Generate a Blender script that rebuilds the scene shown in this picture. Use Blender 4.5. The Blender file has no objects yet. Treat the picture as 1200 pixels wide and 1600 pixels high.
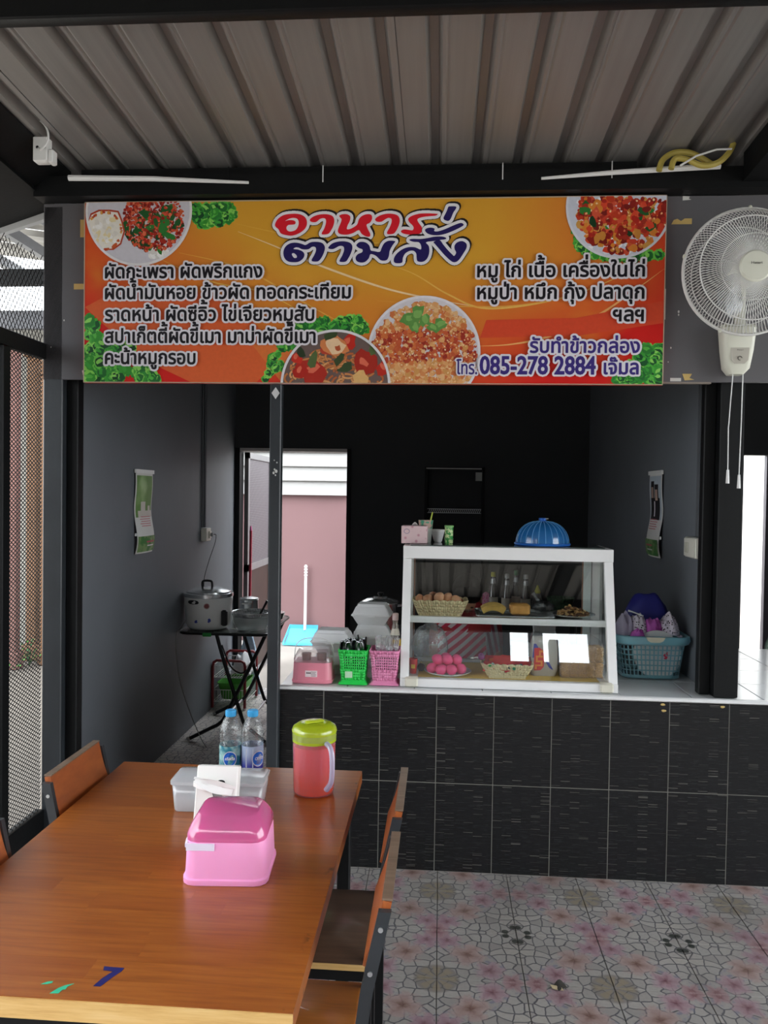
import bpy, bmesh, math, random
import numpy as np
from mathutils import Vector, Matrix
from mathutils.geometry import tessellate_polygon
PI = math.pi
rnd = random.Random(7)
SC = bpy.context.scene
COL = SC.collection

# ------------------------------------------------------------------ camera
def make_camera():
    yaw, pitch, roll = -0.0716, 0.0222, -0.0146
    cy, sy = math.cos(yaw), math.sin(yaw)
    f = Vector((sy*math.cos(pitch), cy*math.cos(pitch), -math.sin(pitch)))
    r = Vector((cy, -sy, 0)); d = f.cross(r)
    r2 = r*math.cos(roll) + d*math.sin(roll)
    d2 = -r*math.sin(roll) + d*math.cos(roll)
    m = Matrix((r2, -d2, -f)).transposed().to_4x4()
    m.translation = (0.5024, -3.443, 1.6576)
    cd = bpy.data.cameras.new('camera'); cd.sensor_fit = 'HORIZONTAL'; cd.sensor_width = 36
    cd.lens = 36*1228.78/1200; cd.clip_start = .05; cd.clip_end = 200
    o = bpy.data.objects.new('camera', cd); COL.objects.link(o); o.matrix_world = m
    SC.camera = o
make_camera()

# ------------------------------------------------------------------ light: overcast sky
W = bpy.data.worlds.new('overcast_sky'); SC.world = W; W.use_nodes = True
_b = W.node_tree.nodes['Background']
_b.inputs[0].default_value = (0.90, 0.955, 1.0, 1); _b.inputs[1].default_value = 3.0
SC.view_settings.view_transform = 'Standard'; SC.view_settings.look = 'None'
SC.view_settings.gamma = 1.0; SC.view_settings.use_curve_mapping = False
SC.view_settings.exposure = 1.08
_sd = bpy.data.lights.new('hazy_sun', 'SUN'); _sd.energy = 0.7; _sd.angle = math.radians(60); _sd.color = (1, .97, .92)
_so = bpy.data.objects.new('hazy_sun', _sd); COL.objects.link(_so)
_so.rotation_euler = (math.radians(50), 0, math.radians(-22))      # high, from behind the photographer
SC.cycles.transparent_max_bounces = 24
SC.cycles.max_bounces = 10
SC.cycles.diffuse_bounces = 5

# ------------------------------------------------------------------ helpers: materials
def lin(c):
    if isinstance(c, str):
        c = c.lstrip('#'); c = [int(c[i:i+2], 16)/255 for i in (0, 2, 4)]
        c = [x/12.92 if x <= .04045 else ((x+.055)/1.055)**2.4 for x in c]
    return (c[0], c[1], c[2], 1)

class G:
    """small shader-graph helper"""
    def __init__(s, name):
        s.m = bpy.data.materials.new(name); s.m.use_nodes = True
        s.t = s.m.node_tree; s.t.nodes.clear()
        s.out = s.t.nodes.new('ShaderNodeOutputMaterial')
    def put(s, sock, v):
        if isinstance(v, bpy.types.NodeSocket): s.t.links.new(v, sock)
        elif isinstance(v, str): sock.default_value = lin(v)
        elif isinstance(v, (tuple, list)):
            n = len(sock.default_value); v = list(v)
            sock.default_value = (v + [1])[:n] if len(v) < n else v[:n]
        else:
            try: sock.default_value = v
            except TypeError: sock.default_value = (v, v, v)
    def n(s, typ, ins=None, out=0, **pr):
        nd = s.t.nodes.new('ShaderNode'+typ)
        for k, v in pr.items(): setattr(nd, k, v)
        for k, v in (ins or {}).items(): s.put(nd.inputs[k], v)
        return nd.outputs[out]
    def mt(s, op, a, b=0.0, c=0.0, clamp=False):
        return s.n('Math', {0: a, 1: b, 2: c}, operation=op, use_clamp=clamp)
    def mix(s, f, a, b, blend='MIX'):
        return s.n('Mix', {0: f, 6: a, 7: b}, out=2, data_type='RGBA', blend_type=blend)
    def ramp(s, f, stops, interp='LINEAR'):
        nd = s.t.nodes.new('ShaderNodeValToRGB'); nd.color_ramp.interpolation = interp
        e = nd.color_ramp.elements
        while len(e) < len(stops): e.new(.5)
        for q, (p, c) in zip(e, stops):
            q.position = p; q.color = lin(c) if not isinstance(c, (int, float)) else (c, c, c, 1)
        s.put(nd.inputs[0], f); return nd.outputs[0]
    def step(s, x, lo, hi):
        return s.n('MapRange', {0: x, 1: lo, 2: hi, 3: 0.0, 4: 1.0}, interpolation_type='SMOOTHSTEP')
    def obj(s): return s.n('TexCoord', out=3)
    def pos(s): return s.n('NewGeometry', out=0)
    def xyz(s, v):
        nd = s.t.nodes.new('ShaderNodeSeparateXYZ'); s.put(nd.inputs[0], v); return nd.outputs
    def vec(s, x, y, z): return s.n('CombineXYZ', {0: x, 1: y, 2: z})
    def noise(s, v, scale, detail=3, out=0, rough=.5):
        return s.n('TexNoise', {'Vector': v, 'Scale': scale, 'Detail': detail, 'Roughness': rough}, out=out)
    def bump(s, h, strength, dist=.01):
        return s.n('Bump', {'Height': h, 'Strength': strength, 'Distance': dist})
    def bsdf(s, **k):
        ins = {kk.replace('_', ' '): v for kk, v in k.items()}
        return s.n('BsdfPrincipled', ins)
    def end(s, sh): s.t.links.new(sh, s.out.inputs[0]); return s.m

MATS = {}
def mat(name, col, rough=.5, metal=0., var=.12, vs=14., bump=0., bs=120., coat=0., emit=None, es=1., spec=.5, sss=0.):
    """plain surface with a little procedural tone variation"""
    if name in MATS: return MATS[name]
    g = G(name); c = lin(col); o = g.obj()
    nz = g.noise(o, vs, 4)
    lo = tuple(x*(1-var) for x in c[:3]); hi = tuple(min(1, x*(1+var)) for x in c[:3])
    base = g.mix(nz, (*lo, 1), (*hi, 1))
    k = dict(Base_Color=base, Roughness=rough, Metallic=metal, Coat_Weight=coat, Specular_IOR_Level=spec)
    if bump: k['Normal'] = g.bump(g.noise(o, bs, 3), bump, .004)
    if emit: k['Emission_Color'] = lin(emit); k['Emission_Strength'] = es
    if sss: k['Subsurface_Weight'] = sss; k['Subsurface_Scale'] = .01
    MATS[name] = g.end(g.bsdf(**k)); return MATS[name]

def film(name, col, cover=.3, rough=.1, gloss=.12, trans=.5, wob=0., ws=20.):
    """thin see-through plastic or glass: part clear tint, part milky, with a Fresnel sheen"""
    if name in MATS: return MATS[name]
    g = G(name); c = lin(col)
    clear = g.n('BsdfTransparent', {0: tuple(.35*x+.65 for x in c[:3])+(1,) if cover < .5 else c})
    milk = g.n('MixShader', {0: trans, 1: g.n('BsdfDiffuse', {0: c}), 2: g.n('BsdfTranslucent', {0: c})})
    body = g.n('MixShader', {0: cover, 1: clear, 2: milk})
    fr = g.mt('MULTIPLY_ADD', g.mt('POWER', g.n('LayerWeight', {'Blend': .5}, out=1), 5.0), .9, .035)
    nrm = {}
    if wob: nrm = {'Normal': g.bump(g.noise(g.obj(), ws, 3), wob, .02)}
    gl = g.n('BsdfGlossy', {'Color': (1, 1, 1, 1), 'Roughness': rough, **nrm})
    fac = g.mt('MULTIPLY_ADD', fr, 1.0, gloss*.15, clamp=True)
    MATS[name] = g.end(g.n('MixShader', {0: fac, 1: body, 2: gl})); return MATS[name]

# ------------------------------------------------------------------ helpers: meshes
def V3(a): return Vector(a)
def rr(hx, hy, r, z, cx=0, cy=0, n=3):
    """rounded-rectangle ring"""
    r = min(r, hx*.999, hy*.999); pts = []
    for sx, sy, a0 in ((1, 1, 0), (-1, 1, .5), (-1, -1, 1), (1, -1, 1.5)):
        for i in range(n+1):
            a = (a0 + .5*i/n)*PI
            pts.append((cx+sx*(hx-r)+r*math.cos(a), cy+sy*(hy-r)+r*math.sin(a), z))
    return pts
def circ(r, z, n=20, cx=0, cy=0, ry=None):
    ry = r if ry is None else ry
    return [(cx+r*math.cos(2*PI*i/n), cy+ry*math.sin(2*PI*i/n), z) for i in range(n)]
def crom(pts, per=6, closed=False):
    """Catmull-Rom through points"""
    P = [Vector(p) for p in pts]; n = len(P); out = []
    rng = range(n if closed else n-1)
    for i in rng:
        a = P[(i-1) % n] if closed or i else P[0]; b = P[i]; c = P[(i+1) % n]
        d = P[(i+2) % n] if closed or i+2 < n else P[-1]
        for k in range(per):
            t = k/per
            out.append(.5*((2*b)+(c-a)*t+(2*a-5*b+4*c-d)*t*t+(3*b-a-3*c+d)*t**3))
    if not closed: out.append(P[-1])
    return out

class MB:
    def __init__(s): s.v = []; s.f = []; s.mi = []
    def add(s, v, f, mi=0):
        k = len(s.v); s.v += [tuple(p) for p in v]
        for q in f: s.f.append([i+k for i in q]); s.mi.append(mi)
        return s
    def box(s, x0, x1, y0, y1, z0, z1, mi=0):
        v = [(x, y, z) for z in (z0, z1) for y in (y0, y1) for x in (x0, x1)]
        return s.add(v, [(0, 2, 3, 1), (4, 5, 7, 6), (0, 1, 5, 4), (2, 6, 7, 3), (0, 4, 6, 2), (1, 3, 7, 5)], mi)
    def chamf(s, x0, x1, y0, y1, z0, z1, c=.003, mi=0):
        return s.loft([rr(abs(x1-x0)/2, abs(y1-y0)/2, c, z, (x0+x1)/2, (y0+y1)/2, 1) if not i else
                       rr(abs(x1-x0)/2-c, abs(y1-y0)/2-c, c, z, (x0+x1)/2, (y0+y1)/2, 1)
                       for i, z in ((1, z0), (0, z0+c), (0, z1-c), (1, z1))], mi)
    def loft(s, rings, mi=0, cap=(True, True), closed=True):
        n = len(rings[0]); v = [p for r in rings for p in r]; f = []
        m = n if closed else n-1
        for j in range(len(rings)-1):
            for i in range(m):
                a, b = j*n+i, j*n+(i+1) % n
                f.append((a, b, b+n, a+n))
        if cap[0]: f.append(tuple(range(n-1, -1, -1)))
        if cap[1]: k = (len(rings)-1)*n; f.append(tuple(range(k, k+n)))
        return s.add(v, f, mi)
    def lathe(s, prof, n=24, c=(0, 0, 0), mi=0, cap=(True, True)):
        return s.loft([[(c[0]+p[0], c[1]+p[1], c[2]+p[2]) for p in circ(max(r, 1e-5), z, n)] for r, z in prof], mi, cap)
    def cyl(s, p0, p1, r0, r1=None, n=12, mi=0):
        return s.tube([p0, p1], [r0, r0 if r1 is None else r1], n, mi)
    def tube(s, path, r, n=8, mi=0, closed=False, cap=True, flat=1.0):
        P = [Vector(p) for p in path]; m = len(P); rings = []
        R = r if isinstance(r, (list, tuple)) else [r]*m
        up = None
        for i, p in enumerate(P):
            if closed: t = P[(i+1) % m]-P[(i-1) % m]
            else: t = P[min(i+1, m-1)]-P[max(i-1, 0)]
            if t.length < 1e-9: t = Vector((0, 0, 1))
            t.normalize()
            if up is None:
                up = Vector((0, 0, 1)) if abs(t.z) < .9 else Vector((0, 1, 0))
            u = up - t*up.dot(t)
            if u.length < 1e-5: u = t.orthogonal()
            u.normalize(); w = t.cross(u); up = u
            rings.append([tuple(p+u*math.cos(2*PI*k/n)*R[i]*flat+w*math.sin(2*PI*k/n)*R[i]) for k in range(n)])
        if closed: rings.append(rings[0]); cap = False
        return s.loft(rings, mi, (cap, cap))
    def bar(s, p0, p1, w, h, mi=0, up=(0, 0, 1)):
        """rectangular bar from p0 to p1; h along up"""
        p0, p1 = Vector(p0), Vector(p1); t = (p1-p0).normalized(); u = Vector(up)
        u = u-t*u.dot(t)
        if u.length < 1e-5: u = t.orthogonal()
        u.normalize(); q = t.cross(u)
        rings = [[tuple(p+q*a*w/2+u*b*h/2) for a, b in ((-1, -1), (1, -1), (1, 1), (-1, 1))] for p in (p0, p1)]
        return s.loft(rings, mi)
    def ball(s, c, rx, ry=None, rz=None, n=14, m=9, mi=0, jit=0, rot=None):
        ry = rx if ry is None else ry; rz = rx if rz is None else rz
        rings = []
        for j in range(m+1):
            a = PI*j/m-PI/2; q = max(math.cos(a), 1e-4)
            ring = []
            for i in range(n):
                k = 1+jit*(rnd.random()-.5)
                d = Vector((rx*q*math.cos(2*PI*i/n), ry*q*math.sin(2*PI*i/n), rz*math.sin(a)))*k
                if rot is not None: d = rot @ d
                ring.append((c[0]+d.x, c[1]+d.y, c[2]+d.z))
            rings.append(ring)
        return s.loft(rings, mi)
    def prism(s, pts, d, mi=0):
        """outline (list of 3d points) extruded by vector d"""
        n = len(pts); d = Vector(d)
        v = [tuple(p) for p in pts]+[tuple(Vector(p)+d) for p in pts]
        f = [tuple(range(n-1, -1, -1)), tuple(range(n, 2*n))]+[(i, (i+1) % n, (i+1) % n+n, i+n) for i in range(n)]
        return s.add(v, f, mi)
    def grid(s, fn, nu, nv, mi=0):
        v = [tuple(fn(i/nu, j/nv)) for j in range(nv+1) for i in range(nu+1)]
        f = [(j*(nu+1)+i, j*(nu+1)+i+1, (j+1)*(nu+1)+i+1, (j+1)*(nu+1)+i) for j in range(nv) for i in range(nu)]
        return s.add(v, f, mi)
    def slab(s, fn, nu, nv, th, mi=0):
        """a sheet fn(u,v) given thickness th along its local normal"""
        top = [[Vector(fn(i/nu, j/nv)) for i in range(nu+1)] for j in range(nv+1)]
        def nrm(j, i):
            a = top[j][min(i+1, nu)]-top[j][max(i-1, 0)]; b = top[min(j+1, nv)][i]-top[max(j-1, 0)][i]
            q = a.cross(b); return q.normalized() if q.length > 1e-9 else Vector((0, 0, 1))
        bot = [[top[j][i]-nrm(j, i)*th for i in range(nu+1)] for j in range(nv+1)]
        w = nu+1; N = w*(nv+1)
        v = [tuple(p) for r in top for p in r]+[tuple(p) for r in bot for p in r]; f = []
        for j in range(nv):
            for i in range(nu):
                a = j*w+i; f.append((a, a+1, a+w+1, a+w)); f.append((a+N+w, a+w+1+N, a+1+N, a+N))
        for i in range(nu): f.append((i, i+N, i+1+N, i+1)); a = nv*w+i; f.append((a+1, a+1+N, a+N, a))
        for j in range(nv): a = j*w; f.append((a+w, a+w+N, a+N, a)); a = j*w+nu; f.append((a, a+N, a+w+N, a+w))
        return s.add(v, f, mi)
    def mesh(s, name):
        me = bpy.data.meshes.new(name); me.from_pydata(s.v, [], s.f); me.update()
        return me
    def build(s, name, mats, parent=None, loc=None, rot=None, sharp=38, fix=True):
        me = s.mesh(name)
        if not isinstance(mats, (list, tuple)): mats = [mats]
        for m in mats: me.materials.append(m)
        me.polygons.foreach_set('material_index', s.mi)
        if fix and len(s.f) < 60000:
            b = bmesh.new(); b.from_mesh(me); bmesh.ops.recalc_face_normals(b, faces=b.faces); b.to_mesh(me); b.free()
        if sharp: me.shade_smooth(); me.set_sharp_from_angle(angle=math.radians(sharp))
        return link(name, me, parent, loc, rot)

def link(name, me, parent=None, loc=None, rot=None):
    o = bpy.data.objects.new(name, me); COL.objects.link(o)
    if parent is not None: o.parent = parent
    if loc is not None: o.location = loc
    if rot is not None: o.rotation_euler = rot
    return o
def tag(o, label, cat, group=None):
    o['label'] = label; o['category'] = cat
    if group: o['group'] = group
    return o
def struct(o, label=None):
    o['kind'] = 'structure'
    if label: o['label'] = label
    return o
def thing(name, label, cat, loc=(0, 0, 0), rotz=0., group=None):
    o = bpy.data.objects.new(name, None); COL.objects.link(o); o.empty_display_size = .05
    o.location = loc; o.rotation_euler = (0, 0, rotz); return tag(o, label, cat, group)
def sroot(name, label=None, loc=(0, 0, 0)):
    o = bpy.data.objects.new(name, None); COL.objects.link(o); o.empty_display_size = .05; o.location = loc
    return struct(o, label)
def copy_tree(o, parent=None):
    c = o.copy(); COL.objects.link(c)
    if parent is not None: c.parent = parent
    for ch in list(o.children): copy_tree(ch, c)
    return c
def place(src, loc, rotz=None, label=None):
    c = copy_tree(src); c.location = loc
    if rotz is not None: c.rotation_euler[2] = rotz
    if label: c['label'] = label
    return c

# lettering: outlines of a text line, glyph by glyph, tone marks stacked above vowels
_gl = {}
def glyph(ch):
    if ch in _gl: return _gl[ch]
    def outl(body):
        c = bpy.data.curves.new('g', 'FONT'); c.body = body; c.fill_mode = 'NONE'; c.resolution_u = 3
        o = bpy.data.objects.new('g', c); COL.objects.link(o)
        me = bpy.data.meshes.new_from_object(o.evaluated_get(bpy.context.evaluated_depsgraph_get()))
        pts = [v.co.copy() for v in me.vertices]; nb = {}
        for e in me.edges:
            a, b = e.vertices; nb.setdefault(a, []).append(b); nb.setdefault(b, []).append(a)
        loops = []; seen = set()
        for st in range(len(pts)):
            if st in seen or st not in nb: continue
            lp = [st]; seen.add(st); cur = st
            while True:
                nx = [q for q in nb[cur] if q not in seen]
                if not nx: break
                cur = nx[0]; seen.add(cur); lp.append(cur)
            if len(lp) > 2: loops.append([(pts[i].x, pts[i].y) for i in lp])
        bpy.data.objects.remove(o); bpy.data.curves.remove(c); bpy.data.meshes.remove(me)
        return loops
    lp = outl(ch)
    bar0 = min(x for l in outl('|') for x, y in l); both = outl(ch+'|')
    adv = max(min(x for x, y in l) for l in both)-bar0
    _gl[ch] = (lp, adv); return _gl[ch]
def text_loops(s):
    """list of glyphs, each a list of loops, in font units"""
    x = 0; res = []; prev = ''
    for i, ch in enumerate(s):
        if ch == ' ': x += .30; prev = ' '; continue
        lp, adv = glyph(ch); dx = dy = 0
        if ch in '่้๊๋':
            nxt = s[i+1] if i+1 < len(s) else ''
            if prev in 'ิีึืั' or nxt == 'ำ': dy = .235
            if prev in 'ปฝฟ': dx = -.14
        res.append([[(px+x+dx, py+dy) for px, py in l] for l in lp]); x += max(adv, 0); prev = ch
    return res
def area(l): return .5*sum(l[i-1][0]*l[i][1]-l[i][0]*l[i-1][1] for i in range(len(l)))
def inside(p, l):
    c = False; x, y = p
    for i in range(len(l)):
        (x1, y1), (x2, y2) = l[i-1], l[i]
        if (y1 > y) != (y2 > y) and x < (x2-x1)*(y-y1)/(y2-y1)+x1: c = not c
    return c
def fill2(mb, loops, to3, z, mi=0, th=.0004):
    """fill outlines (outer + holes) as a thin print layer; to3(x,y,z) maps to space"""
    outs = []; holes = []
    for l in loops:
        dep = sum(1 for m in loops if m is not l and abs(area(m)) > abs(area(l)) and inside(l[0], m))
        (holes if dep % 2 and len(loops) > 1 and any(area(m)*area(l) < 0 for m in loops if abs(area(m)) > abs(area(l))) else outs).append(l)
    for o in outs:
        hs = [h for h in holes if inside(h[0], o)]
        polys = [[Vector((x, y, 0)) for x, y in q] for q in [o]+hs]
        flat = [p for q in polys for p in q]
        mb.add([to3(p.x, p.y, z) for p in flat], [tuple(t) for t in tessellate_polygon(polys)], mi)
def mask2(mb, glyphs, w, to3, z, mi=0, cell=.0011):
    """all outlines of a line swollen by w, as one non-overlapping layer of thin runs"""
    pts = [p for L in glyphs for l in L for p in l]
    x0 = min(p[0] for p in pts)-w-cell; y0 = min(p[1] for p in pts)-w-cell
    nx = int((max(p[0] for p in pts)+w+cell-x0)/cell)+2; ny = int((max(p[1] for p in pts)+w+cell-y0)/cell)+2
    M = np.zeros((ny, nx), bool); X = x0+(np.arange(nx)+.5)*cell; Yc = y0+(np.arange(ny)+.5)*cell
    for L in glyphs:
        Wn = np.zeros((ny, nx), np.int16)
        for l in L:
            for i in range(len(l)):
                (xa, ya), (xb, yb) = l[i-1], l[i]
                sg = 1 if yb > ya else -1; lo, hi = min(ya, yb), max(ya, yb)
                for r in range(max(0, int(math.ceil((lo-y0)/cell-.5))), min(ny, int(math.ceil((hi-y0)/cell-.5)))):
                    c = int(math.ceil((xa+(xb-xa)*(Yc[r]-ya)/(yb-ya)-x0)/cell-.5)); Wn[r, max(0, c):] += sg
                if w > 0:
                    i0, i1 = int((min(xa, xb)-w-x0)/cell), int((max(xa, xb)+w-x0)/cell)+2; j0, j1 = int((lo-w-y0)/cell), int((hi+w-y0)/cell)+2
                    i0 = max(i0, 0); j0 = max(j0, 0)
                    gx, gy = np.meshgrid(X[i0:i1], Yc[j0:j1]); dx, dy = xb-xa, yb-ya; q = dx*dx+dy*dy
                    if q < 1e-14: continue
                    t = np.clip(((gx-xa)*dx+(gy-ya)*dy)/q, 0, 1)
                    M[j0:j1, i0:i1] |= (gx-xa-t*dx)**2+(gy-ya-t*dy)**2 <= w*w
        M |= Wn != 0
    for r in range(ny):
        row = np.flatnonzero(np.diff(np.concatenate(([0], M[r].astype(np.int8), [0])))); ya = y0+r*cell; yb = ya+cell
        for a, b in zip(row[::2], row[1::2]):
            xa, xb = x0+a*cell, x0+b*cell
            mb.add([to3(xa, ya, z), to3(xb, ya, z), to3(xb, yb, z), to3(xa, yb, z)], [(0, 1, 2, 3)], mi)
def lettering(name, s, parent, mats, origin, ux, uy, nrm, width=None, height=None, xh=.55, bold=0., border=0., sharp=None, center=False, z0=.0006, cell=None):
    """flat printed text: origin = lower-left of the line, ux/uy directions, consonant height, total width in metres"""
    gl = text_loops(s)
    xs = [x for g_ in gl for l in g_ for x, y in l]; x0, x1 = min(xs), max(xs)
    sy = height/xh; sx = (width/(x1-x0)) if width else sy
    origin, ux, uy, nrm = Vector(origin), Vector(ux), Vector(uy), Vector(nrm)
    if center: origin = origin-ux*((x1-x0)*sx/2)
    def to3(x, y, z): return tuple(origin+ux*x+uy*y+nrm*z)
    mb = MB()
    L = [[[((x-x0)*sx, y*sy) for x, y in l] for l in g_] for g_ in gl]
    if border: mask2(mb, L, border+bold, to3, z0, 1, cell or .0013)
    mask2(mb, L, bold, to3, z0+.0006, 0, cell or .0009)
    return mb.build(name, mats, parent, sharp=0, fix=False)
# ------------------------------------------------------------------ materials of the setting
BLACK = mat('black_steel_paint', '#0f1011', .5, .0, .25, 9, bump=.15, bs=60, spec=.22)
POST = mat('blue_black_steel_paint', '#2c3034', .40, .0, .3, 6, bump=.2, bs=40)
WALLG = mat('grey_wall_paint', '#696d73', .62, 0, .14, 2.5, bump=.12, bs=30)
WALLB = mat('black_wall_paint', '#353739', .7, 0, .18, 2.0, bump=.12, bs=30)
HEAD = mat('grey_board_paint', '#5d5b5e', .6, 0, .12, 4, bump=.1, bs=30)
WHITE = mat('white_plastic', '#e6e6e4', .4, 0, .04)
WHITEP = mat('white_enamel', '#e9e9e8', .35, 0, .03)
CONC = mat('pale_concrete', '#aca69d', .85, 0, .18, 1.4, bump=.3, bs=25)
ALU = mat('aluminium', '#c5c8ca', .33, .85, .06)
CHROME = mat('polished_steel', '#dcdedf', .22, .75, .05)

def floor_mat(name, flowers, gain=1.08):
    g = G(name); P = g.xyz(g.pos())
    T = .3
    def fold(c, off):           # mirrored two-tile repeat, 0 at the rosette corner .. 1
        return g.mt('PINGPONG', g.mt('DIVIDE', g.mt('SUBTRACT', c, off), T), 1.0)
    u = fold(P[0], .5151); v = fold(P[1], -.171)
    uv = g.vec(u, v, 0)
    warp = g.n('VectorMath', {0: uv, 1: g.n('VectorMath', {0: g.noise(uv, 4, 2, out=1), 'Scale': .10}, operation='SCALE')}, operation='ADD')
    e = g.n('TexVoronoi', {'Vector': warp, 'Scale': 7.0, 'Randomness': .8}, feature='DISTANCE_TO_EDGE', voronoi_dimensions='2D')
    vc = g.n('TexVoronoi', {'Vector': warp, 'Scale': 7.0, 'Randomness': .8}, out=1, voronoi_dimensions='2D')
    tone = g.n('RGBToBW', {0: vc})
    peb = g.ramp(tone, [(.1, '#86837f'), (.45, '#9c9892'), (.8, '#92908c'), (1, '#a8a399')])
    peb = g.mix(g.mt('MULTIPLY', g.noise(uv, 26, 4), .45), peb, '#6a6867')
    col = g.mix(g.step(e, .02, .09), '#4c4b50', peb)
    if flowers:
        # rosette petals round the corner (u,v)=(0,0)
        r = g.mt('SQRT', g.mt('ADD', g.mt('MULTIPLY', u, u), g.mt('MULTIPLY', v, v)))
        a = g.mt('ARCTAN2', v, u)
        pet = g.mt('MULTIPLY', g.step(g.mt('COSINE', g.mt('MULTIPLY', a, 8.0)), -.55, -.1), g.mt('SUBTRACT', 1.0, g.step(r, .2, .25)))
        pet = g.mt('MULTIPLY', pet, g.step(r, .03, .06))
        inn = g.mt('SUBTRACT', 1.0, g.step(r, .24, .28))
        col = g.mix(g.mt('MULTIPLY', inn, .6), col, '#5d5854'); col = g.mix(g.mt('MULTIPLY', pet, .85), col, '#7d7462')
        # blue sprays along the diagonal band
        band = g.mt('ABSOLUTE', g.mt('SUBTRACT', g.mt('ADD', u, v), .88))
        bl = g.mt('MULTIPLY', g.mt('SUBTRACT', 1.0, g.step(band, .14, .34)), g.step(g.noise(uv, 15, 3), .5, .62))
        col = g.mix(g.mt('MULTIPLY', bl, .6), col, '#5c6078')
        # dark pebbles near the far corner
        for cx, cy in ((.86, .95), (.97, .84)):
            dx = g.mt('SUBTRACT', u, cx); dy = g.mt('SUBTRACT', v, cy)
            rr_ = g.mt('SQRT', g.mt('ADD', g.mt('MULTIPLY', dx, dx), g.mt('MULTIPLY', dy, dy)))
            col = g.mix(g.mt('SUBTRACT', 1.0, g.step(rr_, .035, .055)), col, '#2e322f')
        for cx, cy, R, n, c0, c1, c2, ph in ((.62, .20, .17, 5, '#65404a', '#86686f', '#948086', 0.), (.13, .78, .16, 5, '#65404a', '#836670', '#917c82', .8),
                                             (.37, .50, .22, 4, '#62453c', '#87706a', '#968480', .4), (.02, .95, .12, 5, '#6b434a', '#87686b', '#927c7d', 1.2), (.86, .04, .12, 5, '#6b434a', '#87686b', '#927c7d', .3)):
            dx = g.mt('SUBTRACT', u, cx); dy = g.mt('SUBTRACT', v, cy)
            rad = g.mt('SQRT', g.mt('ADD', g.mt('MULTIPLY', dx, dx), g.mt('MULTIPLY', dy, dy)))
            an = g.mt('ADD', g.mt('ARCTAN2', dy, dx), ph)
            lim = g.mt('MULTIPLY_ADD', g.mt('ABSOLUTE', g.mt('COSINE', g.mt('MULTIPLY', an, n/2))), R*.42, R*.72)
            lim = g.mt('MULTIPLY', lim, g.mt('MULTIPLY_ADD', g.noise(uv, 9, 3), 1.3, .38))
            t = g.mt('DIVIDE', rad, lim)
            fc = g.ramp(g.mt('MULTIPLY_ADD', g.noise(uv, 22, 3), .5, g.mt('SUBTRACT', t, .25)), [(.05, c0), (.35, c1), (.85, c2), (1, c1)])
            col = g.mix(g.mt('MULTIPLY', g.mt('SUBTRACT', 1.0, g.step(t, .72, 1.08)), .9), col, fc)
    dirt = g.noise(g.pos(), 1.7, 4)
    col = g.mix(g.mt('MULTIPLY', g.step(dirt, .45, .75), .35), col, '#57524d')
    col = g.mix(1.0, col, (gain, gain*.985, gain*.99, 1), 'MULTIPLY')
    b = g.bsdf(Base_Color=col, Roughness=.38, Normal=g.bump(g.step(e, .0, .1), .15, .003))
    return g.end(b)
FLOORM = floor_mat('printed_pebble_and_flower_tile', True)
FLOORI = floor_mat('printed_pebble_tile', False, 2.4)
GROUT = mat('floor_grout', '#5f5c59', .85, 0, .2)

# ------------------------------------------------------------------ floor
fl = struct(MB().box(-1.33, 4.2, -6.2, 3.15, -.12, -.006).build('floor', GROUT, sharp=0), 'stall floor of printed pebble and flower ceramic tiles')
tme = MB().chamf(-.1485, .1485, -.1485, .1485, -.006, 0, .0015).mesh('tile')
tfr = tme.copy(); tfr.materials.append(FLOORM); tin = tme.copy(); tin.materials.append(FLOORI)
for i in range(-6, 6):
    for j in range(-10, 11):
        cx, cy = .5151+.3*i+.15, -.171+.3*j+.15
        if cy > .0 and cx > -.1: continue
        if cy > 3.1: continue
        link('tile', tin if cy > .15 else tfr, fl, (cx, cy, rnd.uniform(-.0006, .0004)))
struct(MB().box(-30, 30, -40, 40, -.3, -.13).build('ground', CONC, sharp=0), 'pale concrete ground around the stall')
struct(MB().box(-6.0, -1.33, -5, 5.0, -.129, -.02).build('floor_yard', mat('yard_paving', '#776f66', .85, 0, .2, 3, bump=.3, bs=40), sharp=0), 'paved side yard beyond the wire mesh')
struct(MB().box(-1.33, 6, 3.15, 9, -.129, -.01).build('floor_rear', mat('rear_yard_concrete', '#a8a199', .85, 0, .15, 3, bump=.3, bs=40), sharp=0), 'pale concrete yard behind the stall')

# ------------------------------------------------------------------ walls
struct(MB().box(-1.32, -1.22, .1, 3.05, 0, 3.0).build('wall_left', WALLG, sharp=0), 'dark grey painted side wall of the stall')
struct(MB().box(1.70, 1.785, .13, 3.05, 0, 3.0).build('wall_right', WALLG, sharp=0), 'dark grey painted wall behind the laundry basket')
bw = MB()
Y0, Y1 = 3.05, 3.15
for x0, x1, z0, z1 in ((-1.32, -1.215, 0, 3.0), (-1.215, -.245, 2.03, 3.0), (-.245, .37, 0, 3.0), (.37, .86, 1.89, 3.0), (.37, .86, 0, .85), (.86, 2.92, 0, 3.0), (2.92, 3.75, 2.016, 3.0), (3.75, 4.2, 0, 3.0)):
    bw.box(x0, x1, Y0, Y1, z0, z1)
struct(bw.build('wall_back', WALLB, sharp=0), 'black painted back wall of the stall')
struct(MB().box(4.1, 4.2, .1, 3.05, 0, 3.0).build('wall_side', WALLB, sharp=0), 'black far side wall of the next stall')
struct(MB().box(-1.32, 4.2, .06, 3.15, 3.0, 3.04).build('ceiling', mat('grey_ceiling_sheet', '#97938f', .6), sharp=0), 'dark ceiling inside the stall')

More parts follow.
